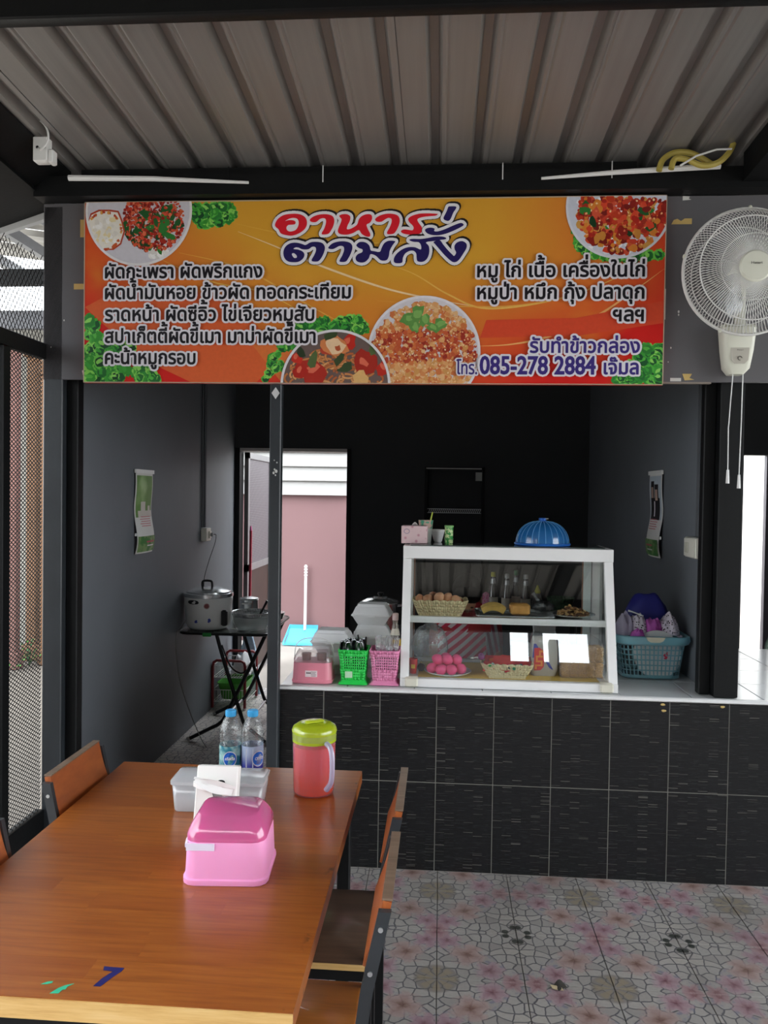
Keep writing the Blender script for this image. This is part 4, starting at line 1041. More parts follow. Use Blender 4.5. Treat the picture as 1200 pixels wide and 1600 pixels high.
# bag of seasoning
sb = thing('seasoning_bag', 'clear bag of white crystals with red and blue print in the case', 'seasoning bag', (.988, .215, MZ), .05)
g = G('white_crystals'); SUG = g.end(g.bsdf(Base_Color=g.mix(g.noise(g.obj(), 400, 2), '#b9b0a4', '#d8d2c8'), Roughness=.6))
MB().loft([rr(.052, .026, .012, .0), rr(.060, .036, .014, .03), rr(.060, .034, .014, .11), rr(.056, .026, .014, .16), rr(.052, .012, .008, .178)]).build('crystals', SUG, sb)
m = MB(); m.loft([rr(.055, .029, .012, .0), rr(.063, .039, .014, .03), rr(.063, .037, .014, .11), rr(.060, .028, .012, .17), rr(.050, .010, .006, .21), rr(.058, .004, .003, .235)], cap=(True, False)); m.build('bag_skin', CLEARP, sb)
def strip(pts, mt_, nm, y): MB().prism([(x, y, z) for x, z in pts], (0, .002, 0)).build(nm, mt_, sb, sharp=0)
strip([(-.058, .085), (-.052, .150), (-.042, .150), (.0, .085), (.02, .04), (.038, .030), (.02, .06), (.0, .10)], mat('bag_print_blue', '#3a3f96', .4), 'blue_print', -.0400)
strip([(-.05, .028), (-.05, .13), (-.025, .132), (-.008, .118), (-.004, .08), (-.006, .045), (-.02, .030)], mat('bag_print_red', '#d62a22', .4), 'red_print', -.0415)
m = MB()
for x0, x1, z0, z1 in ((-.028, -.010, .112, .120), (-.028, -.021, .095, .120), (-.042, -.010, .088, .096), (-.042, -.034, .072, .096), (-.042, -.012, .066, .074), (-.020, -.012, .052, .074), (-.040, -.012, .048, .055), (-.046, -.038, .034, .055)): m.box(x0, x1, -.043, -.0416, z0, z1)
m.build('emblem', mat('bag_print_orange', '#ee8f2a', .4), sb, sharp=0)
# dried noodle blocks in a clear bag
nbm = mat('dried_noodle', '#dba85f', .7, 0, .35, 90, bump=1., bs=160)
m = MB()
for z in range(7):
    for y in range(2):
        m.tube([(-.016+.032*t/6, -.012+.024*y+.004*math.sin(t*2.1+z*1.7), .006+z*.0095+.004*math.cos(t*2.6+z)) for t in range(7)], .0048, 5)
m.chamf(-.013, .013, -.0135, .0135, .006, .068, .004)
nm = m.mesh('noodle_block'); nm.materials.append(nbm); nm.shade_smooth()
nb = thing('noodle_bag', 'clear bag wrapped round dried noodle blocks in the case', 'bag', (1.158, .205, MZ), .05)
m = MB(); m.loft([rr(.100, .040, .02, .0005), rr(.104, .046, .02, .08), rr(.096, .044, .02, .150), rr(.075, .022, .012, .175), rr(.04, .008, .004, .195)], cap=(True, False)); m.build('bag_skin', CLEARP, nb)
for r in range(2):
    for y in range(2):
        for k in range(5):
            if r and k == 0 and y == 0: continue
            o = link('noodle_block', nm, None, (1.158+(-.077+.0375*k)*math.cos(.05)-(-.019+.036*y)*.05, .205-.019+.036*y+(-.077+.0375*k)*.05, MZ+.0015+r*.071), (rnd.uniform(-.03, .03), rnd.uniform(-.04, .04), .05+rnd.uniform(-.05, .05)))
            tag(o, 'dried yellow noodle block packed in the clear bag', 'noodle block', 'noodle blocks in the case')
tu = thing('white_tub', 'small white plastic tub behind the sweets basket in the case', 'tub', (.90, .36, MZ)); m = MB(); m.lathe([(.038, 0), (.042, .005), (.042, .10), (.040, .104)], 20).build('body', WHITE, tu); MB().lathe([(.044, .1045), (.044, .116), (.04, .119)], 20).build('lid', WHITE, tu)

# ------------------------------------------------------------------ on top of the display case
TZ = OZ+.6235
tb = thing('tissue_box', 'pale pink floral tissue box on the corner of the display case', 'tissue box', (.381, .345, TZ), -.04)
g = G('pink_floral_card'); P_ = g.obj(); vv = g.n('TexVoronoi', {'Vector': P_, 'Scale': 34.0}); PF = g.end(g.bsdf(Base_Color=g.mix(g.mt('SUBTRACT', 1.0, g.step(vv, .12, .32)), '#e2c4c6', '#c98e9a'), Roughness=.55))
MB().chamf(-.061, .061, -.045, .045, 0, .084, .002).build('carton', PF, tb)
MB().tube([(-.035+.013*math.cos(a*.45), -.0455, .058+.011*math.sin(a*.45)) for a in range(14)], .001, 5, closed=True).build('emblem_ring', mat('mauve_print', '#6d6a98', .5), tb)
MB().slab(lambda u, v: (-.015+.03*u, -.01+.02*v, .085+.016*math.sin(3*u)*math.cos(2*v)), 5, 4, .001).build('tissue', WHITE, tb)
cu = thing('drink_cup', 'printed paper drink cup with a lime straw behind the tissue box', 'cup', (.432, .435, TZ))
m = MB(); m.lathe([(.026, 0), (.036, .105), (.037, .108)], 22, cap=(True, False)); g = G('printed_cup'); P_ = g.xyz(g.obj()); CU = g.end(g.bsdf(Base_Color=g.mix(g.step(P_[2], .065, .07), '#d9ded6', g.mix(g.step(g.noise(g.obj(), 40, 1), .45, .55), '#4fae8c', '#d8b8a8')), Roughness=.5)); solid(m.build('cup_wall', CU, cu), .001)
MB().cyl((.006, 0, .03), (.032, .0, .148), .0035, n=8).build('straw', mat('lime_straw', '#c9d84a', .4), cu)
bo = thing('small_bowl', 'small white bowl beside the paper cup on the case', 'bowl', (.492, .455, TZ)); m = MB(); m.lathe([(.016, 0), (.02, .004), (.032, .05), (.036, .062)], 22, cap=(True, False)); solid(m.build('bowl_wall', WHITEP, bo), .002)
cn_ = thing('glass_tumbler', 'green printed tumbler standing alone on the case top', 'tumbler', (.545, .36, TZ)); m = MB(); m.lathe([(.018, 0), (.020, .004), (.0205, .08), (.0205, .082)], 20, cap=(True, False)); g = G('green_print_glass'); P_ = g.xyz(g.obj())
GT = g.end(g.bsdf(Base_Color=g.mix(g.step(g.noise(g.obj(), 55, 2), .45, .6), '#3d9a4a', '#c8dca0'), Roughness=.2)); solid(m.build('tumbler_wall', GT, cn_), .0015); MB().lathe([(.0200, .078), (.0225, .079), (.0225, .086), (.018, .088)], 20).build('lid', mat('green_lid', '#7fbf6a', .35), cn_)
MB().tube([(.0207*math.cos(t), .0207*math.sin(t), .022) for t in [2*PI*k/20 for k in range(20)]], .0022, 6, closed=True).build('band', mat('green_band', '#2f8a3c', .4), cn_)
dm = thing('food_cover', 'blue plastic dome food cover on the display case', 'food cover', (.991, .362, TZ))
DB = film('blue_ribbed_plastic', '#2f86d0', .82, .2, .3, .4)
def domef(u, v):
    a = 2*PI*u; t = v*PI/2*.93; k = 1-.012*(abs(math.sin(12*a)) > .93)
    return (.125*math.cos(t)**.8*math.cos(a)*k, .125*math.cos(t)**.8*math.sin(a)*k, .012+.103*math.sin(t)*k)
m = MB(); m.loft([[domef(i/96, j/12) for i in range(96)] for j in range(13)], cap=(False, True)); m.build('dome', DB, dm)
MB().tube([(.1265*math.cos(2*PI*k/48), .1265*math.sin(2*PI*k/48), .007) for k in range(48)], .0065, 8, closed=True).build('rim', mat('blue_rim', '#2368c0', .35), dm)
for k in range(24):
    a = 2*PI*k/24
    MB().tube([tuple(Vector(domef(k/24, j/8))*1.006) for j in range(9)], .0016, 5).build('rib', mat('pale_blue_rib', '#5ba6dd', .35), dm)
MB().lathe([(.016, .112), (.018, .118), (.019, .128), (.015, .131)], 18).build('knob', mat('blue_rim', '#2368c0', .35), dm)
MB().tube([(.012+.014*math.cos(t*.5), .014*math.sin(t*.5), .127) for t in range(13)], .002, 5, closed=True).build('hang_loop', WHITE, dm)

# ------------------------------------------------------------------ counter, left of the case
CZ = .8035
def condiment(label, loc, rotz, body, lid, hx, hy, hb, ht, name='condiment_box'):
    t = thing(name, label, 'condiment box', loc, rotz)
    bd = MB().loft([rr(hx*.99, hy*.99, .03, 0), rr(hx, hy, .03, .004), rr(hx, hy, .03, .012), rr(hx*.965, hy*.96, .03, .015), rr(hx*.93, hy*.93, .03, hb-.004), rr(hx*.92, hy*.92, .03, hb)]).build('body', body, t)
    m = MB(); m.loft([rr(hx*.93, hy*.93, .03, hb+.0005), rr(hx*.93, hy*.93, .03, hb+.012), rr(hx*.86, hy*.84, .03, hb+(ht-hb)*.55), rr(hx*.74, hy*.68, .03, ht-.004), rr(hx*.70, hy*.63, .03, ht)], cap=(False, True)); m.build('lid', lid, t)
    return t, bd
t, bd = condiment('pink condiment caddy with clear lid and wire handle on the counter', (-.064, .115, CZ), 0, mat('rose_plastic', '#e58a9c', .4, 0, .05), film('clear_lid_plastic', '#e6dfe2', .22, .1, .3), .093, .075, .092, .148)
MB().tube(crom([(-.088, 0, .05), (-.09, 0, .12), (-.08, 0, .165), (-.045, 0, .188), (0, 0, .192), (.045, 0, .188), (.08, 0, .165), (.09, 0, .12), (.088, 0, .05)], 4), .0022, 6).build('wire_handle', WHITE, t)
MB().box(-.028, .026, -.0745, -.0705, .030, .058).build('label_card', mat('pink_label', '#f1dfe2', .5), bd, sharp=0)
m = MB()
for k, (x0, x1) in enumerate(((-.003, .021), (-.003, .018), (-.003, .021), (.0, .02))): m.box(x0, x1, -.0753, -.0746, .052-.006*k, .0535-.006*k)
for k in range(3): m.prism([(-.024+.007*k, -.0753, .045), (-.020+.007*k, -.0753, .053), (-.016+.007*k, -.0753, .045)], (0, .0006, 0))
m.build('label_print', mat('label_ink', '#3a3238', .6), bd, sharp=0)
m = MB(); m.lathe([(.02, .092), (.022, .125), (.021, .127)], 14, (-.035, 0, 0)); m.lathe([(.02, .092), (.022, .125), (.021, .127)], 14, (.035, 0, 0)); 
for x in (-.035, .035): MB().lathe([(.02, .0925), (.022, .122), (.021, .124)], 14, (x, 0, 0)).build('jar', mat('dark_red_chilli', '#7a4a44', .5), t)
# utensil baskets
def utensil_basket(label, loc, col, nm):
    t = thing('utensil_basket', label, 'basket', loc); mt_ = mat(nm, col, .4, 0, .05)
    m = MB(); perforated(m, wall_fn((.052, .052), (.0655, .0655), .008, .018, .152), 48, 11, lambda i, j: 4 <= j <= 8 and (i % 12) not in (0, 11), .55, .6); solid(m.build('wall', mt_, t), .0022)
    m = MB(); m.loft([rr(.066, .066, .012, 0), rr(.066, .066, .012, .003), rr(.056, .056, .01, .012), rr(.052, .052, .008, .020)]); m.build('foot', mt_, t)
    MB().tube([(*p[:2], .153) for p in rr(.066, .066, .008, 0)], .003, 6, closed=True).build('rim', mt_, t)
    return t
ub = utensil_basket('bright green basket of spoons on the counter', (.122, .108, CZ), '#27cf52', 'bright_green_plastic')
MB().box(-.035, -.002, -.0585, -.0545, .030, .058).build('price_sticker', mat('pale_green_sticker', '#bfe3bf', .6), ub, sharp=0)
utensil_basket('pink basket of forks beside the display case', (.263, .112, CZ), '#e58bb4', 'pink_plastic')
STEEL = mat('dark_reflecting_steel', '#8f9294', .18, 1., .08)
m = MB(); m.tube([(0, 0, .02), (0, 0, .14)], [.004, .0035], 6, flat=.5)
m.slab(lambda u, v: ((u-.5)*.034*math.sin(PI*(.1+.8*v))**.6, .006*math.cos(PI*(u-.5))*math.sin(PI*v), .135+.055*v), 6, 8, .0012); spm = m.mesh('spoon'); spm.materials.append(STEEL); spm.shade_smooth()
m = MB(); m.tube([(0, 0, .02), (0, 0, .14)], [.004, .003], 6, flat=.5); m.prism([(-.003, 0, .135), (-.011, .002, .150), (-.011, .002, .162), (.011, .002, .162), (.011, .002, .150), (.003, 0, .135)], (0, .0012, 0))
for k in range(4): m.bar((-.0095+.0063*k, .0025, .161), (-.0095+.0063*k, -.001, .200), .0026, .0012)
fkm = m.mesh('fork'); fkm.materials.append(CHROME)
for k in range(12):
    o = link('spoon', spm, None, (.122-.036+.024*(k % 4), .108-.028+.028*(k//4), CZ+.002), (rnd.uniform(-.08, .08), rnd.uniform(-.12, .12), rnd.uniform(-.8, .8))); tag(o, 'steel spoon standing bowl up in the green basket', 'spoon', 'spoons in the green basket')
for k in range(15):
    o = link('fork', fkm, None, (.263-.038+.019*(k % 5), .112-.030+.030*(k//5), CZ+.004+rnd.uniform(0, .008)), (rnd.uniform(-.1, .1), rnd.uniform(-.12, .12), rnd.uniform(-.35, .35))); tag(o, 'steel fork standing tines up in the pink basket', 'fork', 'forks in the pink basket')
kn = thing('kitchen_tongs', 'black handled tongs leaning in the green basket', 'tongs', (.155, .13, CZ+.01)); BK = mat('black_plastic', '#1c1d1f', .35); MB().bar((0, 0, .01), (-.02, 0, .20), .012, .006).build('blade', BK, kn); MB().bar((.012, .01, .01), (.016, .008, .19), .010, .005).build('blade', BK, kn)
MB().tube([(-.058-.009*math.sin(t), 0, .15+.02*math.cos(t)) for t in [k*.5 for k in range(13)]], .0025, 6).build('hook', BK, kn)
# foam boxes
FOAM = mat('grey_white_foam', '#ebebec', .75, 0, .03, 60)
m = MB(); m.loft([rr(.070, .058, .014, 0), rr(.098, .078, .016, .046), rr(.101, .081, .016, .048), rr(.101, .081, .016, .050)]); fb = m
def foam_box(loc, rz, label):
    t = thing('foam_box', label, 'food box', loc, rz, 'foam food boxes on the counter')
    MB().loft([rr(.066, .052, .008, 0), rr(.093, .075, .009, .047), rr(.097, .079, .009, .048), rr(.097, .079, .009, .0505)]).build('tray', FOAM, t, sharp=18)
    MB().loft([rr(.097, .079, .009, .0508), rr(.097, .079, .009, .0535), rr(.093, .075, .009, .055), rr(.078, .060, .008, .088), rr(.074, .057, .008, .090), rr(.066, .05, .008, .1035)]).build('lid', FOAM, t, sharp=14)
    MB().box(-.02, .02, -.084, -.0785, .044, .050).build('tab', FOAM, t, sharp=0)
for k, (x, y, z, rz, lab) in enumerate(((.000, .288, 0, .02, 'grey foam food box, lower one of the pair behind the pink caddy'), (-.002, .286, .104, -.04, 'grey foam food box on top of the pair behind the pink caddy'),
                                  (.182, .46, 0, .0, 'grey foam food box at the bottom of the stack of three'), (.176, .455, .104, .08, 'grey foam food box in the middle of the stack of three'), (.172, .46, .208, -.03, 'grey foam food box topping the stack of three'))):
    foam_box((x, y, CZ+z), rz, lab)
# sauce bottle
sbt = thing('sauce_bottle', 'clear sauce bottle with yellow label beside the display case', 'bottle', (.296, .30, CZ))
m = MB(); m.lathe([(.022, 0), (.029, .004), (.029, .12), (.026, .16), (.014, .225), (.012, .235), (.012, .26)], 20); m.build('bottle_glass', film('sauce_bottle_glass', '#cdb9a6', .35, .05, .3), sbt)
MB().lathe([(.0295, .115), (.0275, .165)], 20, cap=(False, False)).build('label', mat('yellow_label', '#e3b52e', .45, 0, .15), sbt); MB().lathe([(.024, .185), (.016, .215), (.015, .215)], 20, cap=(False, False)).build('neck_label', mat('cream_label', '#d9cfc0', .5), sbt)
MB().lathe([(.0145, .255), (.015, .285), (.013, .288)], 16).build('cap', mat('pinkish_cap', '#cdb2ae', .4), sbt)

# ------------------------------------------------------------------ laundry basket
LB = film('pale_turquoise_plastic', '#9fdbe6', .8, .3, .25, .4)
lb = thing('laundry_basket', 'pale turquoise slatted laundry basket on the counter under the switch box', 'basket', (1.515, .455, CZ))
m = MB(); perforated(m, wall_fn((.135, .115), (.155, .130), .05, .016, .165), 52, 6, lambda i, j: True, .72, .80); solid(m.build('slatted_wall', LB, lb), .003)
MB().loft([rr(.130, .11, .05, 0), rr(.136, .116, .05, .004), rr(.136, .116, .05, .018)], cap=(True, False)).build('base', LB, lb)
m = MB(); m.loft([rr(.156, .131, .05, .160), rr(.172, .146, .06, .168), rr(.178, .152, .06, .185), rr(.176, .150, .06, .203), rr(.168, .142, .055, .206), rr(.160, .134, .055, .200)], cap=(False, False)); solid(m.build('rim', LB, lb), .003)
MB().prism([(-.045, -.155, .205), (.045, -.155, .205), (.035, -.153, .188), (.02, -.152, .180), (-.02, -.152, .180), (-.035, -.153, .188)], (0, -.004, 0)).build('hand_grip', mat('cream_grip', '#d8d5bd', .5), lb, sharp=0)
em_ = MB(); em_.tube([(.052, -.134, .125), (.047, -.134, .119), (.051, -.134, .113), (.058, -.134, .110), (.055, -.134, .103), (.046, -.134, .103)], [.002, .005, .003, .006, .005, .002], 6); em_.tube([(.061, -.134, .133), (.058, -.134, .126), (.062, -.134, .119)], .0025, 6)
em_.build('emblem', mat('crimson_emblem', '#c4204a', .4), lb)
lid = thing('round_lid', 'large round white lid standing inside the laundry basket', 'lid', (1.540, .358, CZ+.115)); m = MB(); m.tube([(0, -.006, 0), (0, -.003, 0), (0, .002, 0), (0, .005, 0)], [.095, .112, .113, .110], 40); m.build('disc', WHITEP, lid); MB().tube([(.085*math.cos(2*PI*k/40), -.006, .085*math.sin(2*PI*k/40)) for k in range(40)], .002, 6, closed=True).build('ridge', WHITEP, lid)
lid.rotation_euler = (-.12, 0, 0)
def cloth(name, label, loc, sx, sy, h, mt_, seed, cat='cloth', am=1.):
    r2 = random.Random(seed); ph = [r2.uniform(0, 6) for _ in range(6)]
    def f(u, v):
        x, y = (u-.5)*2, (v-.5)*2; d = max(0, 1-(x*x)**1.2-(y*y)**1.2)
        z = h*(d**.55)*(1+am*(.18*math.sin(5*x+ph[0])*math.cos(4*y+ph[1])+.12*math.sin(9*x+3*y+ph[2])))
        return (x*sx*(1+.06*math.sin(4*y+ph[3])), y*sy*(1+.06*math.sin(5*x+ph[4])), z)
    m = MB(); m.slab(f, 18, 14, .012); return tagm(m, name, mt_, label, cat, loc)
g = G('black_white_spotted_cloth'); vv = g.n('TexVoronoi', {'Vector': g.obj(), 'Scale': 90.0}); SPOT = g.end(g.bsdf(Base_Color=g.mix(g.step(vv, .28, .36), '#1c1a20', '#d9cfdc'), Roughness=.8))
g = G('mauve_white_cloth'); MAU = g.end(g.bsdf(Base_Color=g.mix(g.step(g.noise(g.obj(), 18, 2), .52, .58), '#c060b8', '#a83f9c'), Roughness=.8))
cloth('folded_cloth', 'grey lilac cloth heaped in the laundry basket beside the case', (1.398, .425, CZ+.20), .045, .06, .09, mat('grey_lilac_cloth', '#a79fb4', .85, 0, .2, 10), 1)
cloth('folded_cloth', 'black and white spotted cloth between the lilac and mauve cloths', (1.463, .42, CZ+.205), .042, .05, .085, SPOT, 2)
cloth('folded_cloth', 'bright mauve cloth in the middle of the laundry basket', (1.530, .42, CZ+.2), .044, .05, .075, MAU, 3)
cloth('folded_cloth', 'spotted cloth on the wall side of the laundry basket', (1.608, .425, CZ+.205), .050, .055, .085, SPOT, 4)
cloth('folded_cloth', 'purple cloth tucked by the basket rim', (1.445, .352, CZ+.185), .035, .016, .045, MAU, 6)
cloth('fabric_bag', 'dark blue fabric bag topping the laundry basket', (1.53, .525, CZ+.21), .12, .055, .175, mat('navy_nylon', '#1d1f78', .55, 0, .25, 8), 5, 'bag', .3)
tagm(MB().tube([(1.41, .40, 1.117), (1.43, .40, 1.112), (1.48, .39, 1.095)], [.005, .003, .0025], 6), 'white_stick', WHITE, 'thin white stick lying on the spotted cloth', 'stick')
# ------------------------------------------------------------------ conduits, sockets, calendars
GREYC = mat('grey_painted_conduit', '#4b4e53', .5); IVORY = mat('ivory_plastic', '#d8d5c8', .4, 0, .04)
tagm(MB().tube([(-1.209, 2.165, 3.0), (-1.209, 2.172, 1.40)], .010, 8), 'wall_conduit', GREYC, 'dark conduit running down the wall to the socket', 'conduit')
tagm(MB().tube([(-1.211, 2.115, 3.0), (-1.211, 2.12, 1.40)], .007, 8), 'wall_conduit', GREYC, 'thin second conduit beside the socket conduit', 'conduit')
so = thing('wall_socket', 'ivory surface socket with a plugged-in flex above the rice cooker', 'socket', (-1.2195, 2.17, 1.30))
MB().chamf(0, .042, -.055, .06, 0, .095, .004).build('box', IVORY, so)
MB().chamf(.0425, .050, .0, .052, .02, .072, .003).build('socket_face', IVORY, so)
pg = MB().chamf(.051, .072, .01, .04, .032, .060, .005).build('plug', mat('grey_plug', '#9a9c9e', .4), so)
MB().tube(crom([(.072, .025, .048), (.09, .025, .042), (.085, .01, -.02), (.07, -.06, -.12), (.06, -.13, -.22), (.063, -.17, -.27), (.08, -.23, -.33)], 5), .0025, 6).build('flex', BLACK, pg)
sw = thing('switch_box', 'ivory two-gang switch box on the wall above the laundry basket', 'switch', (1.6995, .30, 1.385))
MB().chamf(-.040, 0, -.085, .075, 0, .095, .004).build('box', IVORY, sw)
MB().chamf(-.0445, -.0405, -.08, .07, .006, .089, .0015).build('plate', IVORY, sw)
for y in (.012, .043): MB().chamf(-.0475, -.045, y-.012, y+.012, .022, .070, .001).build('rocker', mat('ivory_rocker', '#c9c6b6', .4), sw)
tagm(MB().tube([(1.690, .262, 2.95), (1.690, .262, 1.484)], .009, 8), 'wall_conduit', GREYC, 'dark conduit leading down to the switch box', 'conduit')
tagm(MB().tube([(1.692, .305, 2.95), (1.692, .305, 1.484)], .006, 8), 'wall_conduit', GREYC, 'thin conduit beside the switch box conduit', 'conduit')
def calendar(label, x, sx, y0, y1, z0, z1, pics):
    """hanging picture calendar on a side wall; sx = direction away from the wall; pics = list of (material, v0, v1, u0, u1)"""
    t = thing('wall_calendar', label, 'calendar', (x, (y0+y1)/2, z0)); H_, W_ = z1-z0, y1-y0
    def sh(u, v, off=0): return (sx*(.010+off+.016*math.sin(2.6*PI*v)*(1-v)+.012*math.sin(PI*u)*(.3+.7*(1-v))), (u-.5)*W_, v*H_)
    m = MB(); m.slab(lambda u, v: sh(u, v), 6, 24, .0008*sx); m.build('sheet', mat('calendar_paper', '#dedcd8', .6, 0, .03), t)
    MB().bar((sx*.012, -W_*.53, H_), (sx*.012, W_*.53, H_), .012, .022).build('hanger_strip', WHITE, t, sharp=0)
    MB().bar((sx*.014, -W_*.52, H_*.235), (sx*.014, W_*.52, H_*.235), .010, .016).build('pad_strip', WHITE, t, sharp=0)
    for k, (mt_, v0, v1, u0, u1) in enumerate(pics):
        m = MB(); m.grid(lambda u, v: sh(u0+(u1-u0)*u, v0+(v1-v0)*v, .0012+.0004*k), 5, 12); m.build('print', mt_, t)
    return t
g = G('blurred_green_photo'); P_ = g.xyz(g.obj()); GP = g.end(g.bsdf(Base_Color=g.mix(g.step(g.noise(g.obj(), 6, 2), .4, .65), '#5f8a3e', '#a9c48a'), Roughness=.5))
g = G('green_footer_print'); GF = g.end(g.bsdf(Base_Color=g.mix(g.step(g.noise(g.obj(), 22, 2), .45, .6), '#3f7a3a', '#7f9a62'), Roughness=.5))
RT = mat('red_small_print', '#c65a68', .6); HND = mat('pale_hands_photo', '#cfc6bd', .6); DKS = mat('dark_suit_photo', '#1c1a20', .6); PLB = mat('pale_blue_photo', '#b7c2cb', .6); FACE = mat('pale_face_photo', '#b99a8c', .6)
rows = [(RT, .33+.028*k, .338+.028*k, .25-.05*(k % 2), .8) for k in range(5)]
calendar('hanging calendar with a green photo on the dark grey wall', -1.2195, 1, .87, 1.13, 1.30, 1.77, [(GP, .44, .95, .05, .95), (HND, .44, .63, .3, .55), (HND, .44, .58, .7, .85), (HND, .44, .52, .15, .95)]+rows+[(GF, .02, .21, .02, .98), (RT, .13, .15, .4, .9), (PW, .085, .10, .45, .85)])
calendar('hanging calendar showing two people in dark suits above the laundry basket', 1.6995, -1, .885, 1.135, 1.335, 1.80, [(PLB, .44, .96, .05, .95), (DKS, .44, .70, .15, .85), (DKS, .66, .86, .22, .48), (DKS, .70, .90, .52, .8), (FACE, .67, .80, .27, .44), (FACE, .70, .83, .56, .75), (PW, .48, .66, .45, .52)]+rows+[(GF, .02, .21, .02, .98), (RT, .13, .15, .3, .8), (PW, .08, .095, .3, .7)])
# beam-top fittings
jb = thing('junction_box', 'white cable junction box at the corner of the beam', 'junction box', (-1.105, -.30, 2.985)); MB().chamf(-.06, .0, -.045, .0, .0, .10, .004).build('box', WHITE, jb); MB().chamf(.0005, .022, -.04, .0, -.005, .05, .004).build('side_box', WHITE, jb)
MB().ball((-.04, -.046, .055), .006, .002, .006, 10, 6).build('hole', BLACK, jb); MB().tube(crom([(-.035, -.046, .05), (-.01, -.07, .035), (.02, -.075, .07), (.01, -.07, .12), (-.03, -.065, .16), (-.08, -.06, .165), (-.12, -.05, .15)], 6), .0045, 6).build('flex', WHITE, jb)
tagm(MB().tube([(-1.13, -.105, 3.012), (-.75, -.105, 3.003), (-.34, -.096, 2.985)], [.013, .011, .006], 8), 'white_conduit', WHITE, 'white plastic conduit on the beam beside the junction box', 'conduit')
tagm(MB().tube([(.90, -.096, 2.985), (1.2, -.105, 3.002), (1.62, -.11, 3.02)], [.006, .010, .013], 8), 'white_conduit', WHITE, 'white plastic conduit on the beam under the yellow hose', 'conduit')
YH = mat('yellow_hose_plastic', '#b3a24e', .5, 0, .15, 30)
tagm(MB().tube(crom([(1.37, -.13, 2.995), (1.385, -.13, 3.04), (1.43, -.13, 3.068), (1.49, -.13, 3.066), (1.54, -.135, 3.04), (1.575, -.14, 3.015)], 6), .012, 8), 'yellow_hose', YH, 'yellow corrugated hose arching over the beam', 'hose')
tagm(MB().tube(crom([(1.41, -.16, 2.99), (1.425, -.16, 3.03), (1.47, -.165, 3.025), (1.53, -.165, 3.0), (1.59, -.165, 3.01), (1.635, -.16, 3.05), (1.655, -.155, 3.09)], 6), .012, 8), 'yellow_hose', YH, 'yellow hose end curling up to the rafter', 'hose')
tagm(MB().tube([(1.44, -.18, 2.995), (1.5, -.185, 3.03), (1.58, -.185, 3.055), (1.64, -.18, 3.058)], .004, 6), 'white_cable', WHITE, 'thin white cable crossing the yellow hoses', 'cable')
tagm(MB().tube(crom([(1.80, -.14, 2.995), (1.83, -.14, 3.03), (1.90, -.14, 3.05), (2.0, -.14, 3.05)], 5), .012, 8), 'yellow_hose', YH, 'yellow hose on the far side of the rafter', 'hose')
tagm(MB().tube([(1.80, -.105, 3.012), (2.6, -.105, 3.012)], .012, 8), 'white_conduit', WHITE, 'white plastic conduit beyond the rafter', 'conduit')
for k, x in enumerate((-.43, -.02, .74, 1.19)): tagm(MB().tube([(x, -.091, 2.985), (x, -.091, 3.055)], .0022, 5), 'cable_tie', WHITE if k else BLACK, 'thin cable tie hanging on the beam', 'cable tie', group='cable ties on the beam')

# ------------------------------------------------------------------ folding table with rice cooker
FT = thing('folding_table', 'black folding table with crossed tube legs under the rice cooker', 'folding table', (-.905, 1.985, 0))
BT = mat('black_tube', '#1d1e20', .3, .1); g = G('grey_table_laminate'); LAM = g.end(g.bsdf(Base_Color=g.mix(g.noise(g.obj(), 9, 4), '#5f655f', '#7b827b'), Roughness=.22))
MB().loft([rr(.275, .385, .05, .722), rr(.29, .40, .06, .728), rr(.29, .40, .06, .736)]).build('table_top', LAM, FT)
MB().tube([(p[0], p[1], .730) for p in rr(.291, .401, .06, 0, n=5)], .0095, 8, closed=True).build('edge_tube', BT, FT)
MB().chamf(-.13, -.07, -.413, -.405, .713, .738, .004).build('green_clip', mat('green_clip', '#2f9a45', .5), FT)
for y in (-.36, .25):
    MB().tube(crom([(-.05, y, .722), (.00, y, .55), (.11, y, .22), (.145, y, .13), (.20, y, .085), (.29, y, .012)], 5), .0125, 8).build('leg', BT, FT)
    MB().tube(crom([(.27, y+.03, .722), (.19, y+.03, .55), (.02, y+.03, .20), (-.03, y+.03, .125), (-.10, y+.03, .085), (-.24, y+.03, .012)], 5), .0125, 8).build('leg', BT, FT)
for p in ((.29, -.36), (-.24, -.33), (.29, .25), (-.24, .28)): MB().ball((p[0], p[1], .014), .018, .016, .014, 10, 6).build('rubber_foot', mat('grey_rubber', '#a9a9a6', .7), FT)
MB().cyl((.148, -.36, .128), (.148, .25, .128), .008, n=8).build('cross_bar', ALU, FT); MB().cyl((-.035, -.33, .123), (-.035, .28, .123), .008, n=8).build('cross_bar', ALU, FT)
MB().tube(crom([(-.03, -.30, .64), (.03, -.3, .5), (.10, -.3, .455), (.14, -.3, .48)], 4), .006, 6).build('brace', BT, FT)
ck = thing('rice_cooker', 'large white electric rice cooker with steel lid on the folding table', 'rice cooker', (-1.052, 1.765, .7415)); EN = mat('white_cooker_enamel', '#efefec', .25, 0, .04)
bd = MB().lathe([(.12, 0), (.135, .008), (.148, .03), (.157, .12), (.160, .212)], 40).build('body', EN, ck)
MB().lathe([(.161, .2125), (.166, .216), (.166, .238), (.158, .240)], 40).build('steel_band', CHROME, ck)
ld = MB().lathe([(.150, .2405), (.148, .250), (.10, .268), (.04, .276), (.005, .277)], 36).build('lid', CHROME, ck)
MB().tube(crom([(-.032, -.03, .27), (-.034, -.035, .295), (-.025, -.035, .318), (.025, -.035, .318), (.034, -.035, .295), (.032, -.03, .27)], 4), .008, 8).build('lid_handle', BK, ld)
